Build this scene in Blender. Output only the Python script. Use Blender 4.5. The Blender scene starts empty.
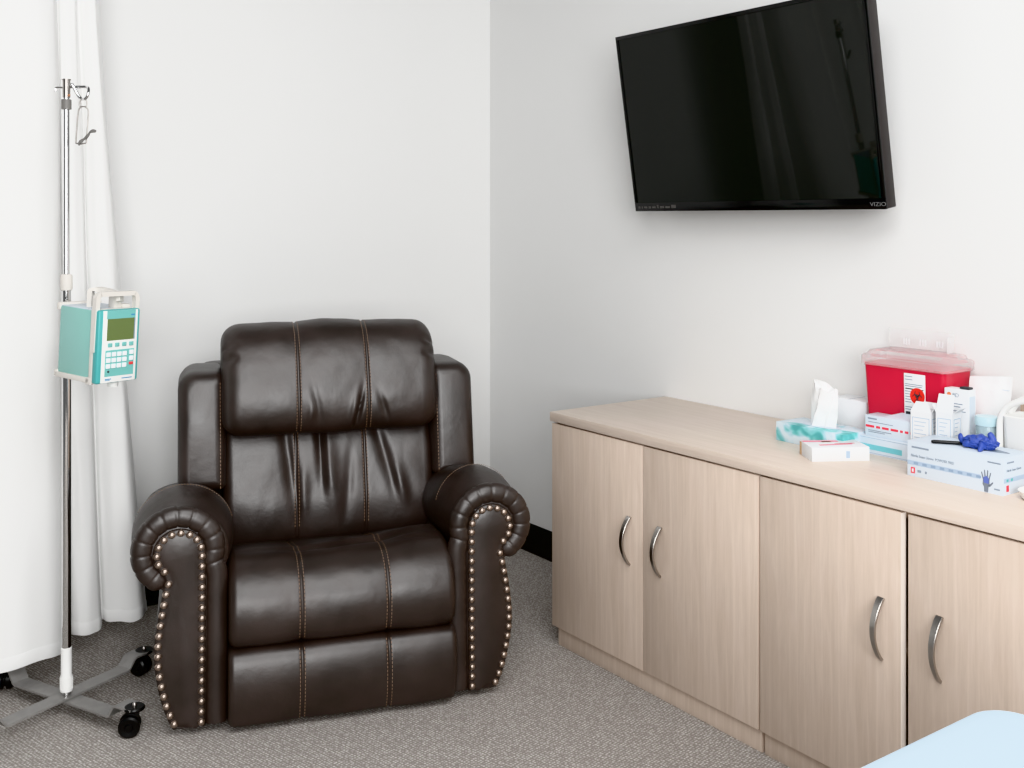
import bpy, bmesh, math, random
from mathutils import Vector, Matrix, noise
random.seed(7)
PI = math.pi
C = bpy.context.scene.collection

# ------------------------------------------------------------------ materials
def srgb(r, g, b):
    f = lambda c: (c/255/12.92) if c/255 <= .04045 else ((c/255+.055)/1.055)**2.4
    return (f(r), f(g), f(b), 1)

def mat(name, col, rough=.5, metal=0, spec=.5, bump=None, var=None, trans=0, alpha=1, ior=1.45, coat=0, emit=None, sheen=0):
    """principled material; bump=(scale,strength,distance), var=(scale,amount) brightness noise"""
    m = bpy.data.materials.new(name); m.use_nodes = True
    nt = m.node_tree; b = nt.nodes['Principled BSDF']
    b.inputs['Base Color'].default_value = col
    b.inputs['Roughness'].default_value = rough
    b.inputs['Metallic'].default_value = metal
    b.inputs['Specular IOR Level'].default_value = spec
    b.inputs['Transmission Weight'].default_value = trans
    b.inputs['Alpha'].default_value = alpha
    b.inputs['IOR'].default_value = ior
    b.inputs['Coat Weight'].default_value = coat
    if emit:
        b.inputs['Emission Color'].default_value = col
        b.inputs['Emission Strength'].default_value = emit
    tc = nt.nodes.new('ShaderNodeTexCoord')
    if var:
        n = nt.nodes.new('ShaderNodeTexNoise'); n.inputs['Scale'].default_value = var[0]; n.inputs['Detail'].default_value = 5
        nt.links.new(tc.outputs['Object'], n.inputs['Vector'])
        r = nt.nodes.new('ShaderNodeMapRange'); r.inputs[1].default_value = .25; r.inputs[2].default_value = .75
        r.inputs[3].default_value = 1-var[1]; r.inputs[4].default_value = 1+var[1]
        nt.links.new(n.outputs['Fac'], r.inputs[0])
        mx = nt.nodes.new('ShaderNodeMix'); mx.data_type = 'RGBA'; mx.blend_type = 'MULTIPLY'; mx.inputs[0].default_value = 1
        mx.inputs[6].default_value = col
        nt.links.new(r.outputs[0], mx.inputs[7]); nt.links.new(mx.outputs[2], b.inputs['Base Color'])
    if bump:
        n = nt.nodes.new('ShaderNodeTexNoise'); n.inputs['Scale'].default_value = bump[0]; n.inputs['Detail'].default_value = 3
        nt.links.new(tc.outputs['Object'], n.inputs['Vector'])
        bp = nt.nodes.new('ShaderNodeBump'); bp.inputs['Strength'].default_value = bump[1]; bp.inputs['Distance'].default_value = bump[2]
        nt.links.new(n.outputs['Fac'], bp.inputs['Height']); nt.links.new(bp.outputs[0], b.inputs['Normal'])
    return m

def N(m, t, **kw):
    n = m.node_tree.nodes.new(t)
    for k, v in kw.items(): setattr(n, k, v)
    return n

def wood_mat(name, c1, c2, grain='Z', rough=.42):
    m = bpy.data.materials.new(name); m.use_nodes = True; nt = m.node_tree; L = nt.links.new
    b = nt.nodes['Principled BSDF']; b.inputs['Roughness'].default_value = rough; b.inputs['Specular IOR Level'].default_value = .4
    tc = N(m, 'ShaderNodeTexCoord'); mp = N(m, 'ShaderNodeMapping')
    s = {'Z': (24, 24, 1.6), 'Y': (24, 1.6, 24)}[grain]
    mp.inputs['Scale'].default_value = s
    L(tc.outputs['Object'], mp.inputs['Vector'])
    n1 = N(m, 'ShaderNodeTexNoise'); n1.inputs['Scale'].default_value = 1.6; n1.inputs['Detail'].default_value = 6; n1.inputs['Distortion'].default_value = 1.2
    n2 = N(m, 'ShaderNodeTexNoise'); n2.inputs['Scale'].default_value = 14; n2.inputs['Detail'].default_value = 4
    L(mp.outputs[0], n1.inputs['Vector']); L(mp.outputs[0], n2.inputs['Vector'])
    w = N(m, 'ShaderNodeTexWave'); w.wave_type = 'RINGS'; w.inputs['Scale'].default_value = .5; w.inputs['Distortion'].default_value = 7; w.inputs['Detail'].default_value = 4
    L(mp.outputs[0], w.inputs['Vector'])
    a = N(m, 'ShaderNodeMath', operation='MULTIPLY_ADD'); L(n2.outputs['Fac'], a.inputs[0]); a.inputs[1].default_value = .45; L(n1.outputs['Fac'], a.inputs[2])
    pw = N(m, 'ShaderNodeMath', operation='POWER'); L(w.outputs['Fac'], pw.inputs[0]); pw.inputs[1].default_value = 10
    a2 = N(m, 'ShaderNodeMath', operation='MULTIPLY_ADD'); L(pw.outputs[0], a2.inputs[0]); a2.inputs[1].default_value = .16; L(a.outputs[0], a2.inputs[2])
    r = N(m, 'ShaderNodeValToRGB'); r.color_ramp.elements[0].position = .45; r.color_ramp.elements[1].position = 1.05
    r.color_ramp.elements[0].color = c1; r.color_ramp.elements[1].color = c2
    L(a2.outputs[0], r.inputs['Fac']); L(r.outputs['Color'], b.inputs['Base Color'])
    return m

def carpet_mat():
    m = bpy.data.materials.new('grey loop carpet'); m.use_nodes = True; nt = m.node_tree; L = nt.links.new
    b = nt.nodes['Principled BSDF']; b.inputs['Roughness'].default_value = .95; b.inputs['Specular IOR Level'].default_value = .1
    tc = N(m, 'ShaderNodeTexCoord'); mp = N(m, 'ShaderNodeMapping'); mp.inputs['Scale'].default_value = (1, 1, 1)
    mp.inputs['Rotation'].default_value = (0, 0, -.25)
    L(tc.outputs['Object'], mp.inputs['Vector'])
    v = N(m, 'ShaderNodeTexVoronoi'); v.inputs['Scale'].default_value = 115; v.inputs['Randomness'].default_value = .35
    L(mp.outputs[0], v.inputs['Vector'])
    nz = N(m, 'ShaderNodeTexNoise'); nz.inputs['Scale'].default_value = 240; nz.inputs['Detail'].default_value = 2
    L(tc.outputs['Object'], nz.inputs['Vector'])
    w = N(m, 'ShaderNodeTexWave'); w.inputs['Scale'].default_value = 22; w.inputs['Distortion'].default_value = 2.0; w.inputs['Detail'].default_value = 2; w.inputs['Detail Scale'].default_value = 6
    L(mp.outputs[0], w.inputs['Vector'])
    # loops: light when close to the cell centre
    lp = N(m, 'ShaderNodeMapRange'); L(v.outputs['Distance'], lp.inputs[0]); lp.inputs[1].default_value = .0; lp.inputs[2].default_value = .6; lp.inputs[3].default_value = 1; lp.inputs[4].default_value = 0
    s1 = N(m, 'ShaderNodeMath', operation='MULTIPLY_ADD'); L(w.outputs['Fac'], s1.inputs[0]); s1.inputs[1].default_value = .12; L(lp.outputs[0], s1.inputs[2])
    s2 = N(m, 'ShaderNodeMath', operation='MULTIPLY_ADD'); L(nz.outputs['Fac'], s2.inputs[0]); s2.inputs[1].default_value = .8; L(s1.outputs[0], s2.inputs[2])
    r = N(m, 'ShaderNodeValToRGB'); e = r.color_ramp.elements
    e[0].position = .35; e[0].color = CARPET[0]; e[1].position = 1.6/1.9; e[1].color = CARPET[2]
    x = r.color_ramp.elements.new(.62); x.color = CARPET[1]
    sc = N(m, 'ShaderNodeMath', operation='MULTIPLY'); L(s2.outputs[0], sc.inputs[0]); sc.inputs[1].default_value = .58
    L(sc.outputs[0], r.inputs['Fac']); L(r.outputs['Color'], b.inputs['Base Color'])
    bp = N(m, 'ShaderNodeBump'); bp.inputs['Strength'].default_value = .5; bp.inputs['Distance'].default_value = .003
    L(s2.outputs[0], bp.inputs['Height']); L(bp.outputs[0], b.inputs['Normal'])
    return m

def leather_mat(name, dark, light, rough=.36):
    m = bpy.data.materials.new(name); m.use_nodes = True; nt = m.node_tree; L = nt.links.new
    b = nt.nodes['Principled BSDF']; b.inputs['Roughness'].default_value = rough; b.inputs['Specular IOR Level'].default_value = .85
    tc = N(m, 'ShaderNodeTexCoord')
    n = N(m, 'ShaderNodeTexNoise'); n.inputs['Scale'].default_value = 9; n.inputs['Detail'].default_value = 6
    L(tc.outputs['Object'], n.inputs['Vector'])
    r = N(m, 'ShaderNodeValToRGB'); r.color_ramp.elements[0].position = .3; r.color_ramp.elements[1].position = .72
    r.color_ramp.elements[0].color = dark; r.color_ramp.elements[1].color = light
    L(n.outputs['Fac'], r.inputs['Fac']); L(r.outputs['Color'], b.inputs['Base Color'])
    v = N(m, 'ShaderNodeTexVoronoi'); v.inputs['Scale'].default_value = 420; L(tc.outputs['Object'], v.inputs['Vector'])
    n2 = N(m, 'ShaderNodeTexNoise'); n2.inputs['Scale'].default_value = 35; n2.inputs['Detail'].default_value = 3; L(tc.outputs['Object'], n2.inputs['Vector'])
    a = N(m, 'ShaderNodeMath', operation='MULTIPLY_ADD'); L(v.outputs['Distance'], a.inputs[0]); a.inputs[1].default_value = .12; L(n2.outputs['Fac'], a.inputs[2])
    bp = N(m, 'ShaderNodeBump'); bp.inputs['Strength'].default_value = .22; bp.inputs['Distance'].default_value = .004
    L(a.outputs[0], bp.inputs['Height']); L(bp.outputs[0], b.inputs['Normal'])
    rr = N(m, 'ShaderNodeMapRange'); L(n.outputs['Fac'], rr.inputs[0]); rr.inputs[3].default_value = rough-.07; rr.inputs[4].default_value = rough+.1
    L(rr.outputs[0], b.inputs['Roughness'])
    return m

def cloth_mat(name, col, tr=.25):
    m = bpy.data.materials.new(name); m.use_nodes = True; nt = m.node_tree; L = nt.links.new
    b = nt.nodes['Principled BSDF']; b.inputs['Base Color'].default_value = col; b.inputs['Roughness'].default_value = .9; b.inputs['Specular IOR Level'].default_value = .15
    t = N(m, 'ShaderNodeBsdfTranslucent'); t.inputs['Color'].default_value = col
    mx = N(m, 'ShaderNodeMixShader'); mx.inputs[0].default_value = tr
    L(b.outputs[0], mx.inputs[1]); L(t.outputs[0], mx.inputs[2]); L(mx.outputs[0], nt.nodes['Material Output'].inputs['Surface'])
    tc = N(m, 'ShaderNodeTexCoord'); n = N(m, 'ShaderNodeTexNoise'); n.inputs['Scale'].default_value = 14; n.inputs['Detail'].default_value = 4
    L(tc.outputs['Object'], n.inputs['Vector'])
    bp = N(m, 'ShaderNodeBump'); bp.inputs['Strength'].default_value = .19; bp.inputs['Distance'].default_value = .004
    L(n.outputs['Fac'], bp.inputs['Height']); L(bp.outputs[0], b.inputs['Normal'])
    return m

def patch_mat(name, base, cols, scale=22):
    """watercolour patches printed on card"""
    m = bpy.data.materials.new(name); m.use_nodes = True; nt = m.node_tree; L = nt.links.new
    b = nt.nodes['Principled BSDF']; b.inputs['Roughness'].default_value = .5
    tc = N(m, 'ShaderNodeTexCoord'); n = N(m, 'ShaderNodeTexNoise'); n.inputs['Scale'].default_value = scale; n.inputs['Detail'].default_value = 2; n.inputs['Distortion'].default_value = .6
    L(tc.outputs['Object'], n.inputs['Vector'])
    r = N(m, 'ShaderNodeValToRGB'); r.color_ramp.interpolation = 'B_SPLINE'
    r.color_ramp.elements[0].position = .34; r.color_ramp.elements[0].color = cols[0]
    r.color_ramp.elements[1].position = .60; r.color_ramp.elements[1].color = base
    for p, c in ((.41, cols[1]), (.48, cols[2]), (.54, base)):
        r.color_ramp.elements.new(p).color = c
    L(n.outputs['Fac'], r.inputs['Fac']); L(r.outputs['Color'], b.inputs['Base Color'])
    return m

CARPET = [srgb(148, 142, 137), srgb(190, 186, 182), srgb(236, 233, 231)]
M = dict(
    wall=mat('warm white wall paint', srgb(229, 229, 228), .75, spec=.2, bump=(260, .06, .001)),
    base=mat('black vinyl baseboard', srgb(26, 26, 25), .45),
    carpet=carpet_mat(),
    maple=wood_mat('maple veneer doors', srgb(202, 184, 169), srgb(217, 200, 186)),
    maple_top=wood_mat('maple laminate worktop', srgb(209, 193, 179), srgb(222, 207, 195), 'Y', .34),
    maple_edge=mat('maple edge band', srgb(214, 192, 174), .5, var=(8, .05)),
    edge_lit=mat('door edge with painted light', srgb(250, 240, 231), .45),  # paler than the doors: window light on the edge is put into the colour
    dark_gap=mat('shadowed cabinet interior', srgb(120, 95, 78), .8),
    steel=mat('brushed steel', srgb(176, 172, 168), .28, 1, bump=(300, .03, .001)),
    chrome=mat('chrome', srgb(215, 215, 215), .08, 1),
    wire=mat('dull grey wire', srgb(158, 155, 151), .4, .4),
    zinc=mat('grey painted steel bar', srgb(150, 148, 146), .42, .35, var=(30, .12)),
    dgrey=mat('dark grey collar', srgb(120, 118, 115), .5),
    white_plastic=mat('white plastic', srgb(236, 236, 234), .4),
    lgrey_plastic=mat('pale grey plastic', srgb(214, 210, 204), .45),
    black_plastic=mat('black plastic', srgb(18, 18, 18), .35),
    black_gloss=mat('glossy black bezel', srgb(10, 10, 10), .12),
    screen=mat('dark glass television screen', srgb(20, 22, 19), .03, spec=.5),
    tv_side=mat('dark grey television case', srgb(46, 42, 41), .4),
    leather=leather_mat('dark brown leather', srgb(42, 36, 33), srgb(59, 51, 48), .41),
    thread=mat('tan thread', srgb(150, 128, 112), .7),
    nail=mat('antique nickel nail head', srgb(178, 164, 154), .36, 1),
    curtain=cloth_mat('white curtain cloth', srgb(246, 246, 245), .12),
    teal=mat('teal enamel', srgb(142, 192, 185), .4, var=(3, .03)),
    teal_dark=mat('deep teal plastic', srgb(84, 168, 168), .4),
    teal_panel=mat('teal keypad print', srgb(116, 180, 176), .45),
    lcd=mat('olive liquid crystal display', srgb(104, 120, 76), .25),
    key_white=mat('white keys', srgb(240, 243, 246), .4),
    red=mat('red key', srgb(222, 70, 74), .4),
    print_grey=mat('grey print', srgb(140, 152, 165), .6),
    print_dark=mat('dark print', srgb(60, 62, 66), .6),
    print_blue=mat('blue print', srgb(70, 140, 180), .6),
    print_white=mat('white print', srgb(120, 120, 120), .5),
    print_red=mat('red print', srgb(228, 66, 84), .6),
    print_orange=mat('orange print', srgb(240, 140, 90), .6),
    band=mat('blue grey printed band', srgb(168, 186, 205), .6),
    band_teal=mat('aqua printed band', srgb(122, 196, 206), .6),
    pink=mat('pink print', srgb(238, 150, 168), .6),
    tan=mat('tan print', srgb(205, 170, 135), .6),
    card=mat('white card', srgb(230, 232, 234), .55),
    card_blue=mat('pale blue card', srgb(210, 220, 230), .5),
    paper=mat('white paper', srgb(246, 246, 246), .85, bump=(60, .3, .003)),
    tissue=mat('white tissue', srgb(250, 250, 250), .95, bump=(80, .35, .003)),
    teal_card=patch_mat('teal watercolour card', srgb(214, 228, 236), [srgb(84, 162, 164), srgb(112, 196, 194), srgb(168, 210, 222)], 16),
    sharps=mat('translucent red plastic', srgb(224, 50, 76), .32, trans=.25, var=(5, .1)),
    lid=mat('clear lid plastic', srgb(250, 246, 246), .2, trans=.6, ior=1.25, alpha=.62),
    flap=mat('clear flap plastic', srgb(246, 246, 246), .2, trans=.5, ior=1.2, alpha=.4),
    jar=mat('clear aqua plastic', srgb(214, 232, 238), .15, trans=.6, ior=1.3),
    nitrile=mat('blue nitrile rubber', srgb(62, 82, 160), .4, bump=(60, .4, .003)),
    kraft=mat('brown cardboard', srgb(190, 168, 150), .8),
    sheet=mat('pale blue couch paper', srgb(200, 220, 234), .7, bump=(40, .1, .002)),
    couch_frame=mat('white painted couch frame', srgb(215, 215, 215), .5),
    handprint=mat('hand print grey', srgb(120, 128, 140), .6),
    handblue=mat('hand print blue', srgb(96, 112, 180), .6),
)

# ------------------------------------------------------------------ helpers
def obj(name, bm, m, parent=None, loc=None, rot=None, smooth=True, angle=40):
    me = bpy.data.meshes.new(name)
    bmesh.ops.recalc_face_normals(bm, faces=bm.faces[:])
    bm.to_mesh(me); bm.free()
    me.materials.append(M[m] if isinstance(m, str) else m)
    if smooth:
        me.polygons.foreach_set('use_smooth', [True]*len(me.polygons))
        me.set_sharp_from_angle(angle=math.radians(angle))
    o = bpy.data.objects.new(name, me); C.objects.link(o)
    if parent: o.parent = parent
    if loc: o.location = loc
    if rot: o.rotation_euler = rot
    return o

def tag(o, label, cat, group=None, kind=None):
    o['label'] = label; o['category'] = cat
    if group: o['group'] = group
    if kind: o['kind'] = kind
    return o

def thing(name, label, cat, loc=(0, 0, 0), rot=(0, 0, 0), group=None):
    o = bpy.data.objects.new(name, None); C.objects.link(o); o.empty_display_size = .05
    o.location = loc; o.rotation_euler = rot
    return tag(o, label, cat, group)

def struct(name, bm, m, label=None):
    o = obj(name, bm, m); o['kind'] = 'structure'
    if label: o['label'] = label
    return o

def nb(): return bmesh.new()

def box(bm, x0, x1, y0, y1, z0, z1, bev=0, seg=2, mtx=None):
    t = bmesh.new()
    bmesh.ops.create_cube(t, size=1)
    for v in t.verts:
        v.co = Vector(((x0+x1)/2+v.co.x*(x1-x0), (y0+y1)/2+v.co.y*(y1-y0), (z0+z1)/2+v.co.z*(z1-z0)))
    if bev: bmesh.ops.bevel(t, geom=t.edges[:], offset=bev, segments=seg, profile=.5, affect='EDGES')
    if mtx: bmesh.ops.transform(t, matrix=mtx, verts=t.verts[:])
    me = bpy.data.meshes.new('tmp'); t.to_mesh(me); t.free(); bm.from_mesh(me); bpy.data.meshes.remove(me)
    return bm

def bx(*a, **k): return box(nb(), *a, **k)

def loft(bm, rings, cap0=True, cap1=True, closed=True):
    vs = [[bm.verts.new(p) for p in r] for r in rings]
    n = len(rings[0])
    for a, b in zip(vs, vs[1:]):
        for i in range(n if closed else n-1):
            j = (i+1) % n
            bm.faces.new((a[i], a[j], b[j], b[i]))
    if cap0: bm.faces.new(vs[0][::-1])
    if cap1: bm.faces.new(vs[-1])
    return bm

def lathe(bm, prof, seg=24, mtx=None):
    """prof: list of (r,z) around z"""
    rings = []
    for r, z in prof:
        r = max(r, 1e-5)
        ring = [Vector((r*math.cos(2*PI*i/seg), r*math.sin(2*PI*i/seg), z)) for i in range(seg)]
        rings.append([mtx @ p for p in ring] if mtx else ring)
    return loft(bm, rings)

def frames(pts, closed=False):
    pts = [Vector(p) for p in pts]; n = len(pts); out = []
    ref = None
    for i in range(n):
        a = pts[(i-1) % n] if closed or i > 0 else pts[i]
        b = pts[(i+1) % n] if closed or i < n-1 else pts[i]
        t = (b-a).normalized()
        if ref is None:
            ref = Vector((0, 0, 1)) if abs(t.z) < .9 else Vector((1, 0, 0))
        u = (ref - t*ref.dot(t)).normalized(); ref = u
        out.append((pts[i], t, u, t.cross(u)))
    return out

def tube(bm, pts, r, seg=12, closed=False, ratio=1.0, cap=True):
    """r: number or function(index fraction)"""
    fr = frames(pts, closed); rings = []; n = len(fr)
    for k, (p, t, u, v) in enumerate(fr):
        rr = r(k/(n-1)) if callable(r) else r
        rings.append([p+u*(rr*math.cos(2*PI*i/seg))+v*(rr*ratio*math.sin(2*PI*i/seg)) for i in range(seg)])
    if closed:
        rings.append(rings[0])
        vs = [[bm.verts.new(p) for p in r_] for r_ in rings[:-1]]
        for k in range(len(vs)):
            a, b = vs[k], vs[(k+1) % len(vs)]
            for i in range(seg):
                j = (i+1) % seg; bm.faces.new((a[i], a[j], b[j], b[i]))
        return bm
    return loft(bm, rings, cap, cap)

def spline(pts, n, closed=False):
    """Catmull-Rom resample, even arc length"""
    pts = [Vector(p) for p in pts]; m = len(pts); dense = []
    segs = m if closed else m-1
    for i in range(segs):
        p0 = pts[(i-1) % m] if closed or i > 0 else pts[i]*2-pts[i+1]
        p1 = pts[i]; p2 = pts[(i+1) % m]
        p3 = pts[(i+2) % m] if closed or i+2 < m else p2*2-p1
        for k in range(24):
            t = k/24
            dense.append(.5*((2*p1)+(-p0+p2)*t+(2*p0-5*p1+4*p2-p3)*t*t+(-p0+3*p1-3*p2+p3)*t**3))
    dense.append(pts[0].copy() if closed else pts[-1].copy())
    L = [0]
    for a, b in zip(dense, dense[1:]): L.append(L[-1]+(b-a).length)
    out = []; j = 0
    cnt = n if closed else n-1
    for i in range(n):
        s = L[-1]*i/cnt
        while j < len(L)-2 and L[j+1] < s: j += 1
        f = (s-L[j])/max(1e-9, L[j+1]-L[j])
        out.append(dense[j].lerp(dense[j+1], min(1, max(0, f))))
    return out

def prism(bm, poly, y0, y1, bev=0, seg=2):
    """poly in (x,z), extruded along y"""
    t = bmesh.new()
    vs = [t.verts.new((x, y0, z)) for x, z in poly]; f = t.faces.new(vs)
    e = bmesh.ops.extrude_face_region(t, geom=[f]); bmesh.ops.translate(t, vec=(0, y1-y0, 0), verts=[v for v in e['geom'] if isinstance(v, bmesh.types.BMVert)])
    if bev: bmesh.ops.bevel(t, geom=t.edges[:], offset=bev, segments=seg, profile=.5, affect='EDGES')
    me = bpy.data.meshes.new('tmp'); t.to_mesh(me); t.free(); bm.from_mesh(me); bpy.data.meshes.remove(me)
    return bm

def text_obj(name, body, size, m, parent, loc, rot, align='LEFT', depth=.0003, sx=1.0):
    cu = bpy.data.curves.new(name, 'FONT'); cu.body = body; cu.size = size; cu.extrude = depth; cu.align_x = align; cu.resolution_u = 3
    t = bpy.data.objects.new('tmp_text', cu); C.objects.link(t)
    dg = bpy.context.evaluated_depsgraph_get(); dg.update()
    me = bpy.data.meshes.new_from_object(t.evaluated_get(dg)); me.name = name
    bpy.data.objects.remove(t); bpy.data.curves.remove(cu)
    if sx != 1.0:
        for v in me.vertices: v.co.x *= sx
    me.materials.clear(); me.materials.append(M[m])
    o = bpy.data.objects.new(name, me); C.objects.link(o); o.parent = parent; o.location = loc; o.rotation_euler = rot
    return o

def uvsphere(bm, r, c=(0, 0, 0), sc=(1, 1, 1), u=16, v=10):
    bmesh.ops.create_uvsphere(bm, u_segments=u, v_segments=v, radius=1, matrix=Matrix.Translation(c) @ Matrix.Diagonal((r*sc[0], r*sc[1], r*sc[2], 1)))
    return bm

# ------------------------------------------------------------------ camera (level, shifted lens)
CAM = Vector((-2.594, -3.8155, 1.372))
cd = bpy.data.cameras.new('camera'); cam = bpy.data.objects.new('camera', cd); C.objects.link(cam)
cam.location = CAM; cam.rotation_euler = (PI/2, 0, -math.radians(35.4))
cd.sensor_width = 36; cd.lens = 1060*36/1024; cd.shift_y = -(384-218.5)/1024
cd.clip_start = .05
bpy.context.scene.camera = cam

# ------------------------------------------------------------------ room
struct('floor', bx(-4.6, .1, -5.4, .1, -.1, 0), 'carpet')
struct('wall_back', bx(-4.6, .1, 0, .1, 0, 2.75), 'wall')
struct('wall_right', bx(0, .1, -5.4, 0, 0, 2.75), 'wall')
bm = prism(nb(), [(0, 0), (-.012, 0), (-.012, .004), (-.007, .012), (-.006, .112), (-.004, .116), (0, .116)], -5.4, 0); struct('baseboard_right', bm, 'base')
bm = prism(nb(), [(0, 0), (-.012, 0), (-.012, .004), (-.007, .012), (-.006, .112), (-.004, .116), (0, .116)], -4.6, -.012)
bmesh.ops.rotate(bm, cent=(0, 0, 0), matrix=Matrix.Rotation(-PI/2, 3, 'Z'), verts=bm.verts[:])
bmesh.ops.scale(bm, vec=(1, 1, 1), verts=bm.verts[:])
for v in bm.verts: v.co = Vector((v.co.x, -abs(v.co.y), v.co.z)) if v.co.x <= 0 else Vector((-v.co.x, -abs(v.co.y), v.co.z))
struct('baseboard_back', bm, 'base')

# ------------------------------------------------------------------ cabinets (against the right wall)
ZT = .749                      # worktop upper face
def bow_handle(parent, y, z0, z1, xf, label=None):
    bm = nb(); rings = []
    for k in range(25):
        t = k/24; z = z1+(z0-z1)*t
        out = .032*math.sin(PI*t)**.8
        w = .0085-.004*t
        th = .0035
        # tangent for the cross-section
        dz = (z0-z1); dx = -.032*PI*math.cos(PI*t)*.8
        tn = Vector((dx, 0, dz)).normalized(); nr = Vector((tn.z, 0, -tn.x))
        p = Vector((xf-out-.001, y, z))
        rings.append([p+Vector((0, w, 0))+nr*th, p+Vector((0, -w, 0))+nr*th, p+Vector((0, -w, 0))-nr*th, p+Vector((0, w, 0))-nr*th])
    loft(bm, rings)
    bmesh.ops.bevel(bm, geom=bm.edges[:], offset=.0008, segments=1, affect='EDGES')
    return obj('handle', bm, 'steel', parent, angle=35)

def cabinet(label, y0, y1, doors, seamlight=False):
    """y0 = far end, y1 = near end (y0 > y1)"""
    t = thing('storage_cabinet', label, 'cabinet', (-.25, (y0+y1)/2, 0), group='maple storage cabinets under the worktop')
    oy = (y0+y1)/2; ox = -.25
    L = lambda x0, x1, a, b, z0, z1, **k: bx(x0-ox, x1-ox, min(a, b)-oy, max(a, b)-oy, z0, z1, **k)
    bm = nb()
    for a, b in ((y0, y0-.018), (y1+.018, y1)): box(bm, -.488-ox, -.012-ox, b-oy, a-oy, .06, ZT-.031)
    box(bm, -.488-ox, -.012-ox, y1-oy, y0-oy, .06, .078); box(bm, -.03-ox, -.012-ox, y1-oy, y0-oy, .06, ZT-.031)
    box(bm, -.47-ox, -.03-ox, y1-oy, y0-oy, .38, .398); box(bm, -.488-ox, -.012-ox, y1-oy, y0-oy, ZT-.05, ZT-.031)
    obj('carcass', bm, 'maple_edge', t)
    bm = nb(); pf = -.494
    e0 = .016 if y0 > -1.5 else .006
    box(bm, pf-ox, pf+.018-ox, y1-oy+.001, y0-e0-oy, 0, .0605, bev=.001)
    box(bm, pf+.002-ox, -.03-ox, y0-e0-.020-oy, y0-e0+.001-oy, 0, .0605, bev=.001)
    box(bm, pf+.05-ox, -.03-ox, y1-oy+.001, y1+.02-oy, 0, .0605)
    obj('plinth', bm, 'maple', t)
    for a, b, hy, ajar in doors:
        d = nb(); w = a-b
        box(d, -.018, 0, -w+.0012, -.0012, .0625, ZT-.0355, bev=.0012)
        o = obj('door', d, 'maple', t, (-.491-ox, a-oy, 0), (0, 0, -ajar))
        if ajar: obj('lit_edge_strip', bx(-.0178, -.0002, -w+.0004, -w+.0014, .0628, ZT-.0358), 'edge_lit', o)  # thin strip whose pale colour paints light falling on the door edge
        hz_ = .355 if y0 > -1.5 else .369
        bow_handle(o, hy-a, hz_, hz_+.142, -.018)
    return t
Y0, Y1, Y2 = -1.103, -1.970, -2.838
cabinet('maple two-door cabinet at the far end of the worktop, nearest the recliner', Y0, Y1,
        [(Y0, -1.534, -1.478, 0), (-1.534, Y1, -1.608, 0)])
cabinet('maple two-door cabinet at the near end of the worktop, beside the pale blue couch', Y1-.002, Y2,
        [(Y1-.004, -2.3895, -2.338, math.radians(.6)), (-2.402, Y2, -2.482, 0)])
t = bx(-.513, -.002, -2.86, -1.097, ZT-.030, ZT, bev=.002)
tag(obj('worktop', t, 'maple_top'), 'continuous maple laminate worktop carrying the boxes, on top of the cabinets', 'worktop')

# ------------------------------------------------------------------ television
def television():
    ang = math.radians(9.0); w, hgt, dep = 1.0, .600, .045
    T = thing('television', 'large black flat-screen television tilted downward on the wall', 'television',
              (-.12, -1.575, 1.397), (0, -ang, 0))
    # local: x=0 is the front plane, +x towards the wall, y along the wall, z up
    hw = w/2
    bm = nb()
    box(bm, .002, dep, -hw, hw, 0, hgt, bev=.004); obj('case', bm, 'tv_side', T)
    bm = nb(); bz = .013; bb = .030
    box(bm, -.002, .006, -hw, hw, hgt-bz, hgt, bev=.0015); box(bm, -.002, .006, -hw, hw, 0, bb, bev=.0015)
    box(bm, -.002, .006, -hw, -hw+bz, bb, hgt-bz, bev=.0015); box(bm, -.002, .006, hw-bz, hw, bb, hgt-bz, bev=.0015)
    obj('bezel', bm, 'black_gloss', T)
    obj('screen', bx(.0005, .004, -hw+bz, hw-bz, bb, hgt-bz), 'screen', T)
    r = (PI/2, 0, -PI/2)
    text_obj('logo_lettering', 'VIZIO', .016, 'print_white', T, (-.0022, -hw+.050, .009), r, sx=1.25)
    x = hw-.018
    bm = nb()
    for k, s in enumerate((.010, .006, .016, .012, .018, .008, .020, .022, .022)):
        box(bm, -.0024, -.0018, x-s, x, .010, .010+(.011 if k in (5, 8) else .007)); x -= s+.006
    obj('sticker_marks', bm, mat('faint grey marks', srgb(84, 82, 80), .5), T)
    bm = nb(); box(bm, dep-.002, dep+.03, -.2, .2, .12, .46, bev=.004)
    obj('rear_housing', bm, 'black_plastic', T)
    # tilting wall bracket: upright plate on the wall and two arms to the back of the set
    inv = Matrix.Rotation(ang, 3, 'Y')
    bm = nb(); box(bm, -.014, -.0004, -.22, .22, -.10, .10, bev=.002)
    for y in (-.14, .14): box(bm, -.105, -.010, y-.012, y+.012, -.03, .05, bev=.003)
    obj('wall_bracket', bm, 'black_plastic', T, inv @ (Vector((0, -1.575, 1.70))-T.location), (0, ang, 0))
    return T
television()

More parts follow.
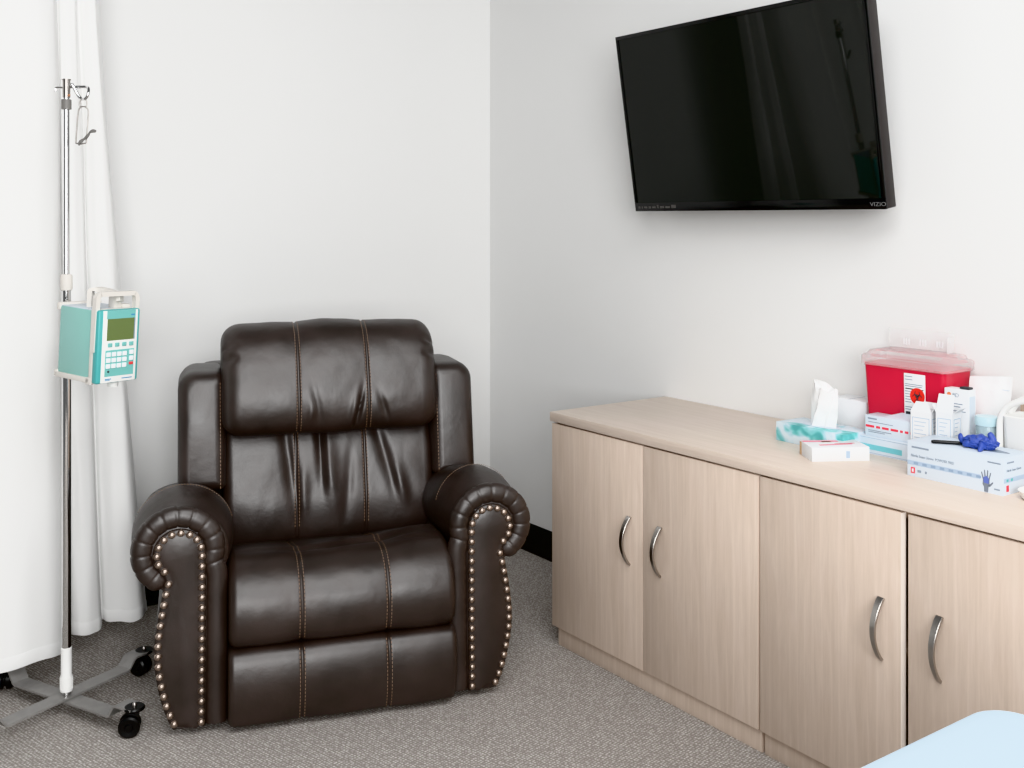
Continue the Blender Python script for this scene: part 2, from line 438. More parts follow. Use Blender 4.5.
# ------------------------------------------------------------------ curtain
def curtain():
    bot = [(-1.548, -.262), (-1.585, -.318), (-1.635, -.315), (-1.678, -.285), (-1.692, -.262), (-1.703, -.305), (-1.722, -.345), (-1.765, -.360), (-1.795, -.34),
           (-1.805, -.315), (-1.822, -.39), (-1.853, -.48), (-1.93, -.525), (-2.05, -.535), (-2.16, -.50), (-2.22, -.43), (-2.30, -.50), (-2.42, -.54), (-2.55, -.48), (-2.62, -.41), (-2.72, -.49), (-2.86, -.52), (-2.98, -.44), (-3.08, -.50), (-3.22, -.52), (-3.36, -.45), (-3.48, -.42)]
    top = [(-1.735, -.300), (-1.748, -.325), (-1.765, -.325), (-1.778, -.312), (-1.784, -.302), (-1.790, -.315), (-1.805, -.332), (-1.825, -.335), (-1.838, -.325),
           (-1.842, -.312), (-1.850, -.33), (-1.868, -.355), (-1.92, -.38), (-2.03, -.385), (-2.12, -.36), (-2.18, -.32), (-2.26, -.37), (-2.37, -.39), (-2.48, -.35), (-2.56, -.31), (-2.66, -.37), (-2.80, -.39), (-2.92, -.32), (-3.02, -.37), (-3.16, -.39), (-3.30, -.34), (-3.42, -.33)]
    n = 420; zt = 2.52
    def dense(p):
        # keep correspondence between folds: spline by index
        out = []
        m = len(p)
        for i in range(n):
            f = i/(n-1)*(m-1); k = min(int(f), m-2); t = f-k
            P = [Vector(p[max(0, min(m-1, k+d))]) for d in (-1, 0, 1, 2)]
            out.append(.5*((2*P[1])+(-P[0]+P[2])*t+(2*P[0]-5*P[1]+4*P[2]-P[3])*t*t+(-P[0]+3*P[1]-3*P[2]+P[3])*t**3))
        return out
    B, Tp = dense(bot), dense(top)
    hemz = lambda i: .020+.012*max(0, min(1, (i/(n-1)*26-9.3)/1.5))
    root = thing('curtain', 'long white curtain hanging in folds at the left, behind the drip stand', 'curtain', (-2.4, -.38, 0))
    bm = nb(); rows = 90; zs = [.058+(zt-.058)*(j/rows) for j in range(rows+1)]
    grid = []
    for z in zs:
        h = (z-.058)/(zt-.058); w = (1-h)**1.25*.85+.15*(1-h)
        row = []
        for i in range(n):
            b, t_ = B[i], Tp[i]
            x = b.x*w+t_.x*(1-w); y = b.y*w+t_.y*(1-w)
            u = i/n
            y += .004*noise.noise(Vector((u*40, z*2.2, 3))) + .006*noise.noise(Vector((u*12, z*3.0, 9)))*(1-h)
            x += .005*noise.noise(Vector((u*14, z*2.0, 1)))
            dz = (.008*noise.noise(Vector((u*25, 0, 0)))+hemz(i))*(1-h)
            if .086 < z < .118: y += .0
            row.append(bm.verts.new((x+2.4, y+.38, z+dz)))
        grid.append(row)
    for a, b in zip(grid, grid[1:]):
        for i in range(n-1): bm.faces.new((a[i], a[i+1], b[i+1], b[i]))
    o = obj('curtain_panel', bm, 'curtain', root, angle=80)
    # hem: a second layer of cloth folded up at the foot, with its stitch ridge
    bm = nb(); hz = [.056, .060, .075, .092, .0945]
    hr = []
    for k, z in enumerate(hz):
        hr.append([])
        for i in range(n):
            b = B[i]; a0 = B[max(0, i-1)]; a1 = B[min(n-1, i+1)]; d = (a1-a0).normalized(); nn = Vector((d.y, -d.x))
            if nn.y > 0: nn = -nn
            u = i/n; src = grid[0][i].co if False else None
            x = b.x + .005*noise.noise(Vector((u*14, z*2.0, 1))); y = b.y + .004*noise.noise(Vector((u*40, z*2.2, 3)))+.006*noise.noise(Vector((u*12, z*3.0, 9)))
            h = (z-.058)/(zt-.058); w = (1-max(0, h))**1.25*.85+.15*(1-max(0, h))
            x += (Tp[i].x-b.x)*(1-w); y += (Tp[i].y-b.y)*(1-w)
            off = (.0002, .0012, .0012, .0012, .0001)[k]
            dz = .008*noise.noise(Vector((u*25, 0, 0)))+hemz(i)
            hr[-1].append(bm.verts.new((x+2.4+nn[0]*off, y+.38+nn[1]*off, z+dz)))
    for a, b in zip(hr, hr[1:]):
        for i in range(n-1): bm.faces.new((a[i], a[i+1], b[i+1], b[i]))
    obj('hem', bm, 'curtain', root, angle=80)
    bm = nb(); tube(bm, [(-1.15, .02, zt+.015), (.8, .02, zt+.015)], .012)
    for x in (-1.1, -.2, .7): tube(bm, [(x, .02, zt+.015), (x, .379, zt+.015)], .008)
    obj('rail', bm, 'white_plastic', root)
curtain()

# ------------------------------------------------------------------ drip stand
PX, PY = -1.896, -.693
def drip_stand():
    T = thing('drip_stand', 'chrome wheeled drip stand with a single hook standing before the curtain', 'drip stand', (PX, PY, 0))
    bm = nb(); tube(bm, [(0, 0, .05), (0, 0, 1.185)], .0125, 20); obj('pole', bm, 'chrome', T)
    bm = nb(); tube(bm, [(0, 0, 1.15), (0, 0, 1.735)], .0085, 20); obj('upper_pole', bm, 'chrome', T)
    bm = nb(); lathe(bm, [(.0125, 1.172), (.0150, 1.173), (.0162, 1.178), (.0162, 1.210), (.0145, 1.216), (.0085, 1.218)], 24); obj('collar', bm, 'lgrey_plastic', T)
    bm = nb(); lathe(bm, [(.0105, 1.708), (.0105, 1.756), (.0125, 1.757), (.0125, 1.760), (.001, 1.761)], 24); obj('cap', bm, 'steel', T)
    bm = nb(); lathe(bm, [(.009, 1.675), (.0135, 1.676), (.0135, 1.703), (.009, 1.704)], 24); obj('ring_clamp', bm, 'dgrey', T)
    bm = nb(); lathe(bm, [(.013, .058), (.0165, .059), (.0165, .1), (.0145, .104), (.0145, .178), (.0125, .18)], 24); obj('base_sleeve', bm, 'white_plastic', T)
    bm = nb()
    for k in range(20):
        a = 2*PI*k/20; box(bm, .0160, .0172, -.0011, .0011, .064, .097, mtx=Matrix.Rotation(a, 4, 'Z'))
    obj('sleeve_ribs', bm, 'white_plastic', T)
    # hook: one arm out to the right that curls into an open loop, and a short stub on the left
    r = Vector((.8151, -.5793, 0)); f = Vector((.5793, .8151, 0)); z = 1.738
    bm = nb()
    P = [r*.002+Vector((0, 0, z)), r*.03+Vector((0, 0, z)), r*.056+Vector((0, 0, z)), r*.066+Vector((0, 0, z-.007))-f*.012, r*.068+Vector((0, 0, z-.022))-f*.02, r*.060+Vector((0, 0, z-.034))-f*.018,
         r*.047+Vector((0, 0, z-.034))-f*.012, r*.036+Vector((0, 0, z-.022))-f*.012, r*.028+Vector((0, 0, z-.004))-f*.016, r*.0225+Vector((0, 0, z+.004))-f*.018]
    tube(bm, spline(P, 60), .0044, 10); uvsphere(bm, .0056, P[-1]); obj('hook', bm, 'chrome', T)
    bm = nb(); tube(bm, spline([-r*.005+Vector((0, 0, z-.002)), -r*.028+Vector((0, 0, z-.002)), -r*.030+Vector((0, 0, z-.010))], 12), .003, 8); obj('stub_hook', bm, 'chrome', T)
    bm = nb(); uvsphere(bm, .004, (.004, -.0115, 1.714)); obj('rivet', bm, mat('copper rivet', srgb(190, 140, 110), .3, .8), T)
    # base: two crossed flat bars with cranked ends, each end on a caster
    a0 = math.atan2(-.23, .108)
    R = .284
    for k in range(2):
        a = a0+k*PI/2; zc = .040+.006*k
        bm = nb(); prof = [(-R, .074), (-R+.058, .074), (-R+.066, .071), (-R+.084, zc+.003), (-R+.092, zc), (R-.092, zc), (R-.084, zc+.003), (R-.066, .071), (R-.058, .074), (R, .074)]
        d = Vector((math.cos(a), math.sin(a), 0)); s = Vector((-d.y, d.x, 0))
        pts = [d*u+Vector((0, 0, zz)) for u, zz in prof]; rings = []
        for p, t_, u_, v_ in frames(pts):
            nrm = t_.cross(s).normalized()
            rings.append([p+s*.025+nrm*.0028, p-s*.025+nrm*.0028, p-s*.025-nrm*.0028, p+s*.025-nrm*.0028])
        loft(bm, rings); obj('base_bar', bm, 'zinc', T, angle=30)
    for k in range(4):
        a = a0+k*PI/2; c = Vector((math.cos(a)*(R-.012), math.sin(a)*(R-.012), 0))
        sw = (2.75, 2.2, 1.2, 2.4)[k]
        mt = Matrix.Translation(c) @ Matrix.Rotation(sw, 4, 'Z')
        bm = nb()
        lathe(bm, [(.001, .0770), (.025, .0770), (.027, .074), (.027, .070), (.018, .064), (.001, .064)], 20, mt)       # swivel plate
        for s in (-1, 1):
            box(bm, -.012, .022, s*.0035-.002, s*.0035+.002, .026, .068, bev=.001, mtx=mt)
        cst = obj('caster', bm, 'black_plastic', T)
        bm = nb()
        wm = mt @ Matrix.Translation((.012, 0, .028)) @ Matrix.Rotation(PI/2, 4, 'X')
        lathe(bm, [(.001, -.023), (.009, -.023), (.011, -.020), (.023, -.022), (.028, -.017), (.028, -.006), (.020, -.005), (.020, .005), (.028, .006), (.028, .017), (.023, .022), (.011, .020), (.009, .023), (.001, .023)], 28, wm)
        obj('wheel', bm, 'black_plastic', cst)
        bm = nb(); lathe(bm, [(.001, .0765), (.006, .0765), (.006, .083), (.0035, .087), (.001, .087)], 10, Matrix.Translation(c)); obj('bolt', bm, 'steel', cst)
drip_stand()

# wire bag hanger hooked over the drip-stand loop
def hanger():
    r = Vector((.8151, -.5793, 0)); f = Vector((.5793, .8151, 0))
    hx = r*.0535-f*.016
    T = thing('wire_bag_hanger', 'thin grey wire bag hanger dangling from the drip stand hook', 'hanger', (PX+hx.x, PY+hx.y, 1.6985))
    u = Vector((.8151, -.5793, 0))
    q = lambda x, z, d=0: u*x+Vector((0, 0, z))-f*d
    bm = nb()
    pts = [q(-.008, -.022), q(-.0095, -.006), q(-.006, .003), q(.0, .0055), q(.006, .003), q(.0095, -.006), q(.008, -.022)]
    tube(bm, spline(pts, 30), .0019, 8)
    tube(bm, [q(-.009, -.0165), q(.009, -.0165)], .0019, 8)
    obj('top_loop', bm, 'wire', T)
    bm = nb()
    pts = [q(-.021, -.118), q(-.017, -.06), q(-.0145, -.033), q(-.010, -.021), q(0, -.0165), q(.010, -.021), q(.0135, -.033), q(.011, -.075), q(.008, -.118)]
    tube(bm, spline(pts, 70) , .0021, 8)
    tube(bm, [q(-.021, -.118), q(-.006, -.1205, .004), q(.008, -.118)], .0021, 8)
    obj('wire_frame', bm, 'wire', T)
    bm = nb()
    pts = [q(-.010, -.124, .006), q(-.006, -.116, .008), q(.010, -.105, .012), q(.020, -.097, .016), q(.026, -.089, .018), q(.034, -.086, .02), q(.043, -.087, .022)]
    tube(bm, spline(pts, 40), lambda t: .0026+.0014*math.sin(t*9)**2, 8, ratio=1.5); obj('clip_arm', bm, 'dgrey', T)
hanger()

# ------------------------------------------------------------------ infusion pump
def pump():
    W, D, H = .126, .184, .190
    psi = math.radians(21.5)            # front faces (sin, -cos)
    T = thing('infusion_pump', 'teal infusion pump with keypad and olive display clamped to the drip stand', 'pump',
              (0, 0, 0), (0, 0, 0))
    # local: x right seen from the front, -y front, z up; origin under the middle
    o = Vector((PX, PY, 0)) ; rx = Vector((math.cos(psi), math.sin(psi), 0)); fy = Vector((-math.sin(psi), math.cos(psi), 0))
    org = o - fy*(D/2+.022) + rx*(W/2-.052)
    T.location = (org.x, org.y, .941); T.rotation_euler = (math.radians(3.0), math.radians(1.0), psi)
    hw, hd = W/2, D/2
    obj('housing', bx(-hw+.002, hw-.002, -hd+.028, hd-.010, .008, H, bev=.004), 'teal', T)
    obj('top_plate', bx(-hw+.004, hw-.004, -hd+.03, hd-.012, H-.0015, H+.0015, bev=.001), mat('pale blue grey plate', srgb(205, 215, 224), .4), T)
    bm = nb()                                   # pale corner bumpers: rear and the front band
    box(bm, -hw-.002, hw+.002, -hd+.020, -hd+.034, .0, H+.003, bev=.003)
    for z0, z1 in ((-.004, .016), (H-.012, H+.008)):
        box(bm, -hw-.003, hw+.003, hd-.014, hd, z0, z1, bev=.004)
    box(bm, -hw-.003, -hw+.012, -hd+.028, hd-.006, -.004, .010, bev=.002); box(bm, hw-.012, hw+.003, -hd+.028, hd-.006, -.004, .010, bev=.002)
    box(bm, -hw-.003, -hw+.010, -hd+.022, -hd+.045, -.008, .012, bev=.003)
    obj('frame', bm, 'lgrey_plastic', T)
    ft = obj('front_case', bx(-hw-.001, hw+.003, -hd, -hd+.022, -.004, H+.002, bev=.006, seg=3), 'teal_dark', T)
    yf = -hd-.0008
    fp = obj('control_panel', bx(-hw+.012, hw-.006, yf, -hd+.004, -.002, H, bev=.0006), 'white_plastic', T)
    X0, X1 = -hw+.012, hw-.006; pw = X1-X0
    def rect(u0, u1, v0, v1, e=.0006): return (X0+u0*pw, X0+u1*pw, yf-e, yf+.001, (1-v1)*H, (1-v0)*H)
    obj('title_band', bx(*rect(.10, .93, .0, .115)), 'teal_panel', fp)
    obj('display', bx(*rect(.12, .92, .115, .42, .001)), 'lcd', fp)
    bm = nb(); box(bm, *rect(.895, .925, .115, .42, .0016)); obj('display_edge', bm, 'print_grey', fp)
    for k in range(4):
        u = .16+.205*k; obj('soft_key', bx(*rect(u, u+.115, .455, .51, .003), bev=.0008), 'teal_panel', fp)
    obj('keypad_print', bx(*rect(.10, .93, .555, .925)), 'teal_panel', fp)
    for r_ in range(3):
        for c in range(4):
            u = .125+.155*c; v = .585+.082*r_
            obj('key', bx(*rect(u, u+.118, v, v+.060, .003), bev=.0008), 'key_white', fp)
    for r_, m_ in ((0, 'key_white'), (1, 'key_white'), (2, 'red')):
        v = .575+.085*r_
        k = obj('key', bx(*rect(.79, .905, v, v+(.060 if r_ < 2 else .038), .003), bev=.0008), m_, fp)
        if m_ == 'red': k['label'] = 'red stop key'
    bm = nb(); uvsphere(bm, .003, (X0+.2*pw, yf-.001, H*(1-.855))); obj('indicator_lamp', bm, 'print_dark', fp)
    for q in ((.12, .30, .955, .968), (.12, .26, .974, .982), (.60, .9, .962, .974), (.80, .9, .06, .08, .0012)): obj('panel_print', bx(*rect(*q)), 'print_blue', fp)
    # handles: front bail and the curved rear grip
    bm = nb(); zt = H+.043
    P = [(-hw+.002, -hd+.020, H-.11), (-hw+.002, -hd+.018, H+.02), (-hw+.003, -hd+.018, zt-.008), (-hw+.010, -hd+.018, zt), (hw-.010, -hd+.018, zt), (hw-.001, -hd+.018, zt-.008), (hw, -hd+.018, H+.02), (hw, -hd+.020, H-.02)]
    rings = []
    pts = []
    for a, b in zip(P, P[1:]):
        for k in range(6): pts.append(Vector(a).lerp(Vector(b), k/6))
    pts.append(Vector(P[-1]))
    for p, t_, u_, v_ in frames(pts):
        yv = Vector((0, 1, 0)); nr = t_.cross(yv).normalized()
        rings.append([p+yv*.008+nr*.006, p-yv*.008+nr*.006, p-yv*.008-nr*.006, p+yv*.008-nr*.006])
    loft(bm, rings); bmesh.ops.bevel(bm, geom=[e for e in bm.edges if e.is_manifold and e.calc_face_angle(0) > .7], offset=.002, segments=2, affect='EDGES')
    obj('front_handle', bm, 'lgrey_plastic', T, angle=30)
    bm = nb(); pts = spline([(-.020, hd-.085, H-.002), (-.020, hd-.085, H+.03), (-.016, hd-.083, H+.044), (0, hd-.095, H+.048), (.015, -hd+.055, H+.042), (.020, -hd+.035, H+.034), (.02, -hd+.03, H+.02)], 40)
    rings = []
    for p, t_, u_, v_ in frames(pts):
        s_ = Vector((.8, .6, 0)); s_ = (s_-t_*s_.dot(t_)).normalized(); nr = t_.cross(s_)
        rings.append([p+s_*.016+nr*.006, p-s_*.016+nr*.006, p-s_*.016-nr*.006, p+s_*.016-nr*.006])
    loft(bm, rings); obj('rear_grip', bm, 'lgrey_plastic', T, angle=30)
    bm = nb(); box(bm, .006, .03, -hd+.035, -hd+.06, H, H+.045, bev=.002); obj('handle_post', bm, 'lgrey_plastic', T)
    bm = nb(); box(bm, .03, .056, -hd+.03, -hd+.055, H, H+.012, bev=.003); obj('latch', bm, 'lgrey_plastic', T)
    bm = nb()
    box(bm, -hw+.035, -hw+.077, hd-.004, hd+.008, .05, .15, bev=.002)
    for s in (-1, 1): box(bm, .056-hw+s*.0175-.004, .056-hw+s*.0175+.004, hd+.005, hd+.035, .07, .13, bev=.002)
    obj('pole_clamp', bm, 'black_plastic', T)
    bm = nb(); lathe(bm, [(.001, -.02), (.014, -.018), (.015, -.006), (.010, 0), (.001, 0)], 16, Matrix.Translation((-hw+.073, -hd+.03, -.002))); obj('foot_knob', bm, 'white_plastic', T)
pump()

# ------------------------------------------------------------------ recliner
def gauss(d, w): return math.exp(-(d/w)**2)

class Cushion:
    """closed (y,z) side profile swept across x with rounded ends and a surface displacement"""
    def __init__(s, prof, hx, ninx=110, nprof=110, endr=.03, disp=None, shape=None, seam=.118, dx=0):
        s.P = spline([(p[0], p[1], 0) for p in prof], nprof, closed=True); s.hx = hx; s.n = nprof
        s.nx = ninx; s.endr = endr; s.disp = disp or (lambda x, y, z: 0); s.shape = shape; s.seam = seam; s.dx = dx
        A = sum(a.x*b.y-b.x*a.y for a, b in zip(s.P, s.P[1:]+s.P[:1]))
        sg = 1 if A > 0 else -1
        s.N = []
        for i in range(nprof):
            d = (s.P[(i+1) % nprof]-s.P[i-1]).normalized(); s.N.append(Vector((d.y*sg, -d.x*sg, 0)))
    def xs(s):
        out = []
        for k in range(s.nx+1):
            t = -1+2*k/s.nx
            out.append(t)
        # concentrate stations on the rounded ends
        ends = [1-(s.endr/s.hx)*(1-math.sin(PI/2*q/8)) for q in range(9)]
        inner = [-1+2*k/s.nx for k in range(s.nx+1)]
        lim = 1-s.endr/s.hx
        fine = [sg*(s.seam+d)/s.hx for sg in (-1, 1) for d in (-.010, -.0065, -.004, -.002, 0, .002, .004, .0065, .010)]
        out = [-e for e in reversed(ends)]+[v for v in inner+fine if -lim < v < lim]+ends
        return sorted(set(round(v, 6) for v in out))
    def inset(s, x):
        d = s.hx-abs(x)
        if d >= s.endr: return 0
        q = 1-d/s.endr
        return s.endr*(1-math.sqrt(max(0, 1-q*q)))
    def point(s, x, i):
        p, n = s.P[i], s.N[i]
        y, z = p.x, p.y
        off = s.disp(x, y, z)-s.inset(x)
        v = Vector((x+s.dx, y+n.x*off, z+n.y*off))
        return s.shape(v) if s.shape else v
    def mesh(s):
        bm = nb()
        loft(bm, [[s.point(t*s.hx, i) for i in range(s.n)] for t in s.xs()])
        return bm
    def stitches(s, xs, sel, off=.0010, dash=.0065, gap=.0040, r=.0009):
        """rows of thread dashes along the profile where sel(point, normal) holds"""
        bm = nb()
        for x0 in xs:
            idx = [i for i in range(s.n) if sel(s.P[i], s.N[i])]
            runs = []; cur = []
            for i in idx:
                if cur and i != cur[-1]+1: runs.append(cur); cur = []
                cur.append(i)
            runs.append(cur)
            for run in runs:
                if len(run) < 2: continue
                pts = [s.point(x0, i)+Vector((0, s.N[i].x, s.N[i].y))*off for i in run]
                nn = [Vector((0, s.N[i].x, s.N[i].y)) for i in run]
                L = [0]
                for a, b in zip(pts, pts[1:]): L.append(L[-1]+(b-a).length)
                def at(l):
                    k = 0
                    while k < len(L)-2 and L[k+1] < l: k += 1
                    f = (l-L[k])/max(1e-9, L[k+1]-L[k]); return pts[k].lerp(pts[k+1], f), nn[k]
                m = int(L[-1]/(dash+gap))
                for q in range(m):
                    c0, na = at(q*(dash+gap)); c1, _ = at(q*(dash+gap)+dash)
                    sx = Vector((r, 0, 0)); un = na*r*.9
                    v = [bm.verts.new(w) for w in (c0-sx, c0+un, c0+sx, c1-sx, c1+un, c1+sx)]
                    bm.faces.new((v[0], v[1], v[4], v[3])); bm.faces.new((v[1], v[2], v[5], v[4]))
        return bm

def recliner():
    T = thing('recliner', 'dark brown leather recliner armchair with nail-head rolled arms in the corner', 'armchair',
              (-1.272, -1.150, 0), (0, 0, math.radians(-18.5)))
    LM = 'leather'
    # --- seat
    sx = .118
    def seat_d(x, y, z):
        d = -.0030*gauss(abs(x)-sx, .0045)
        for c, w in ((0, .118), (-.215, .095), (.215, .095)):
            d += .0045*max(0, 1-((x-c)/w)**2)
        if z > .36:
            d += -.012*gauss((x+.03)/.20, 1)*gauss((y-.12)/.12, 1) + .022*gauss((x-.31)/.17, 1)*gauss((y-.26)/.16, 1)
            d += .008*gauss((y-.16-.10*(x+.1))/.022, 1)*gauss((x-.08)/.24, 1)
            d += -.007*gauss((y-.115-.08*(x+.1))/.018, 1)*gauss((x-.08)/.22, 1)
            d += -.005*gauss((y-.085+.10*(x-.24))/.012, 1)*gauss((x-.22)/.07, 1)
        d += .0022*noise.noise(Vector((x*9, y*9, z*9)))+.0010*noise.noise(Vector((x*26, y*26, z*20)))
        return d
    seat = Cushion([(.02, .224), (-.022, .227), (-.046, .252), (-.056, .30), (-.050, .348), (-.026, .393), (.015, .426), (.07, .441), (.15, .434), (.26, .405), (.38, .375), (.50, .36), (.55, .33), (.55, .27), (.50, .235), (.25, .224)],
                   .309, endr=.022, disp=seat_d)
    so = obj('seat_cushion', seat.mesh(), LM, T, angle=60)
    for c in (-sx, sx): obj('stitching', seat.stitches([c-.0065, c+.0065], lambda p, n: (n.x < -.15 or n.y > .3) and p.x < .36 and p.y > .236), 'thread', so)
    # --- footrest
    def foot_d(x, y, z):
        d = -.0030*gauss(abs(x)-sx, .0045)
        for c, w in ((0, .118), (-.215, .095), (.215, .095)):
            d += .0035*max(0, 1-((x-c)/w)**2)
        d += .002*noise.noise(Vector((x*8, y*9, z*9+4)))
        return d
    foot = Cushion([(.02, .219), (-.028, .217), (-.052, .196), (-.063, .145), (-.060, .085), (-.046, .035), (-.03, .018), (.0, .014), (.06, .016), (.08, .05), (.08, .18), (.06, .219)], .311, endr=.016, disp=foot_d)
    fo = obj('footrest', foot.mesh(), LM, T, angle=60)
    for c in (-sx, sx): obj('stitching', foot.stitches([c-.0065, c+.0065], lambda p, n: n.x < -.25 and p.y < .212), 'thread', fo)
    # --- lumbar part of the back
    bxs = .108
    def lum_d(x, y, z):
        t = max(0, min(1, (.72-z)/.30))
        d = -.0035*gauss(abs(x)-bxs, .0045)
        for c, w in ((0, .108), (-.215, .105), (.215, .105)):
            d += .005*max(0, 1-((x-c)/w)**2)
        if y < .55:
            fade = gauss((z-.62)/.13, 1)
            d += -.022*gauss(x+.030+.03*(z-.6), .013)*gauss((z-.67)/.10, 1)
            d += .013*gauss(x+.002+.10*(z-.55), .024)*gauss((z-.57)/.09, 1)
            d += -.015*gauss(x+.142+.12*(z-.7), .018)*gauss((z-.60)/.13, 1)
            d += .007*gauss(x+.088, .016)*gauss((z-.52)/.07, 1)
            d += -.013*gauss(x-.150+.26*(z-.7), .018)*gauss((z-.62)/.11, 1)
            d += .012*gauss(x-.185+.18*(z-.7), .020)*gauss((z-.53)/.05, 1)
            d += -.007*gauss(x-.060-.10*(z-.6), .016)*gauss((z-.54)/.09, 1)
        d += .003*noise.noise(Vector((x*7, y*7, z*7)))+.0016*noise.noise(Vector((x*22, 1, z*12)))
        return d
    lum = Cushion([(.53, .74), (.49, .73), (.462, .69), (.438, .62), (.418, .54), (.405, .47), (.408, .395), (.43, .360), (.50, .355), (.60, .40), (.64, .55), (.65, .68), (.60, .75)], .330, nprof=130, ninx=150, endr=.03, disp=lum_d, seam=.108, dx=.02)
    lo = obj('lower_back_cushion', lum.mesh(), LM, T, angle=70)
    for c in (-bxs, bxs): obj('stitching', lum.stitches([c-.0065, c+.0065], lambda p, n: n.x < -.3 and .40 < p.y < .715), 'thread', lo)
    # --- headrest pillow
    def head_d(x, y, z):
        d = -.0035*gauss(abs(x)-bxs, .0045)
        for c, w in ((0, .108), (-.22, .112), (.22, .112)):
            d += .004*max(0, 1-((x-c)/w)**2)
        d += .008*gauss(x/.15, 1)*(.4+.6/(1+math.exp(-(z-.93)/.02)))
        if y < .5 and z < .92:
            d += -.014*gauss(x-.078-.20*(z-.78), .008)*gauss((z-.775)/.055, 1)
            d += .006*gauss(x-.062-.20*(z-.78), .010)*gauss((z-.775)/.05, 1)
            d += -.008*gauss(x-.155+.30*(z-.78), .010)*gauss((z-.775)/.04, 1)
            d += .005*gauss(x+.07-.2*(z-.78), .012)*gauss((z-.77)/.035, 1)
            d += -.005*gauss(x+.05+.2*(z-.78), .012)*gauss((z-.80)/.06, 1)
        # corner tucks at the upper ends
        for s in (-1, 1):
            d += -.012*gauss((abs(x)-.318)/.022, 1)*gauss((z-.945)/.010, 1)*(1 if x*s > 0 else 0)
            d += -.010*gauss((abs(x)-.318)/.022, 1)*gauss((z-.985)/.008, 1)*(1 if x*s > 0 else 0)
        d += .0025*noise.noise(Vector((x*8, y*8, z*8+7)))+.001*noise.noise(Vector((x*25, y*20, z*25)))
        return d
    head = Cushion([(.46, .704), (.415, .703), (.382, .722), (.366, .765), (.368, .82), (.385, .88), (.410, .94), (.448, .995), (.500, 1.028), (.56, 1.030), (.61, .99), (.63, .90), (.63, .80), (.60, .72), (.52, .704)], .337, nprof=130, ninx=140, endr=.055, disp=head_d, seam=.108, dx=.022)
    ho = obj('headrest', head.mesh(), LM, T, angle=70)
    for c in (-bxs, bxs): obj('stitching', head.stitches([c-.0065, c+.0065], lambda p, n: (n.x < -.15 or n.y > .2) and p.y > .715 and p.x < .56), 'thread', ho)
    # --- wings either side of the back
    for s in (-1, 1):
        def outline(ins, z_sh=0):
            x0, x1, z0, z1 = .322+ins, .466-ins, .540+ins, .897-ins
            pts = []
            for cx, cz, a0, rr in ((x1, z1, 0, .055), (x0, z1, 90, .03), (x0, z0, 180, .02), (x1, z0, 270, .022)):
                rr = max(.004, rr-ins*.6)
                for k in range(9):
                    a = math.radians(a0+90*k/8)
                    sx_ = 1 if cx == x1 else -1; sz_ = 1 if cz == z1 else -1
                    pts.append((cx-sx_*rr+rr*math.cos(a), cz-sz_*rr+rr*math.sin(a)))
            return pts
        rings = []
        for y, ins in ((.390, .034), (.393, .024), (.399, .014), (.409, .006), (.424, .0015), (.445, 0), (.47, 0), (.50, 0), (.60, 0), (.66, .004), (.68, .02)):
            lean = lambda z: (z-.55)*.16
            rings.append([Vector((s*x+.022, y+lean(z), z)) for x, z in outline(ins)])
        bm = loft(nb(), rings)
        wo = obj('back_wing', bm, LM, T, angle=50)
        bm = nb(); xi = .3405
        z = .55
        while z < .86:
            for dx in (0, ):
                box(bm, s*xi+.022-.0009, s*xi+.022+.0009, .396+(z-.55)*.16, .402+(z-.55)*.16, z, z+.0065)
            z += .011
        obj('stitching', bm, 'thread', wo)
    # --- back shell and lower body
    bm = nb()
    rings = []
    for z, y0, y1, hx in ((.10, .60, .80, .40), (.14, .59, .82, .425), (.5, .60, .86, .44), (.80, .64, .84, .42), (.86, .66, .82, .40), (.89, .69, .79, .36)):
        rr = .05; pts = []
        for cx, cy, a0 in ((hx-rr, y1-rr, 0), (-hx+rr, y1-rr, 90), (-hx+rr, y0+rr, 180), (hx-rr, y0+rr, 270)):
            for k in range(7):
                a = math.radians(a0+90*k/6); pts.append(Vector((cx+rr*math.cos(a), cy+rr*math.sin(a), z)))
        rings.append(pts)
    loft(bm, rings); obj('back_shell', bm, LM, T, angle=50)
    obj('base', bx(-.31, .31, .07, .70, .04, .235, bev=.01), LM, T)
    bm = nb()
    for x in (-.28, -.17, .17, .24):
        pass
    for x, y in ((-.20, .02), (.17, .02), (-.24, .6), (.24, .6)):
        f_ = nb(); lathe(f_, [(.001, 0), (.026, 0), (.030, .004), (.028, .03), (.022, .05), (.001, .05)], 18, Matrix.Translation((x, y+.03, 0))); obj('foot', f_, 'black_plastic', T)
    # --- arms
    stud_me = None
    for s in (-1, 1):
        # body outline (x outward), counter-clockwise from the inner foot
        cx, cz = (.426 if s < 0 else .440), .480; RX = .137 if s < 0 else .122
        def out_pts(rx, rz):
            p = [(.455, .022), (.478, .09), (.494, .18), (.498, .25), (.490, .33), (.478, .39)]
            for k in range(28):
                a = math.radians(-48+(215+48)*k/27)
                p.append((cx+rx*math.cos(a), cz+rz*math.sin(a)))
            p += [(.314, .36), (.314, .2), (.314, .022)]
            return p
        base = out_pts(.137, .130)
        cen = Vector((.41, .35))
        rings = []
        def ring_at(y, ins, rx=RX, rz=.130, drop=0):
            pts = out_pts(rx-ins, rz-ins); r_ = []
            for x, z in pts:
                dx = x-cen.x
                if z < .36: x = x-math.copysign(min(ins, abs(dx)*.5), dx)
                if z < .1: z = z+ins*.3
                if z > .36: z -= drop*(z-.36)/.25
                r_.append(Vector((s*x, y, z)))
            return r_
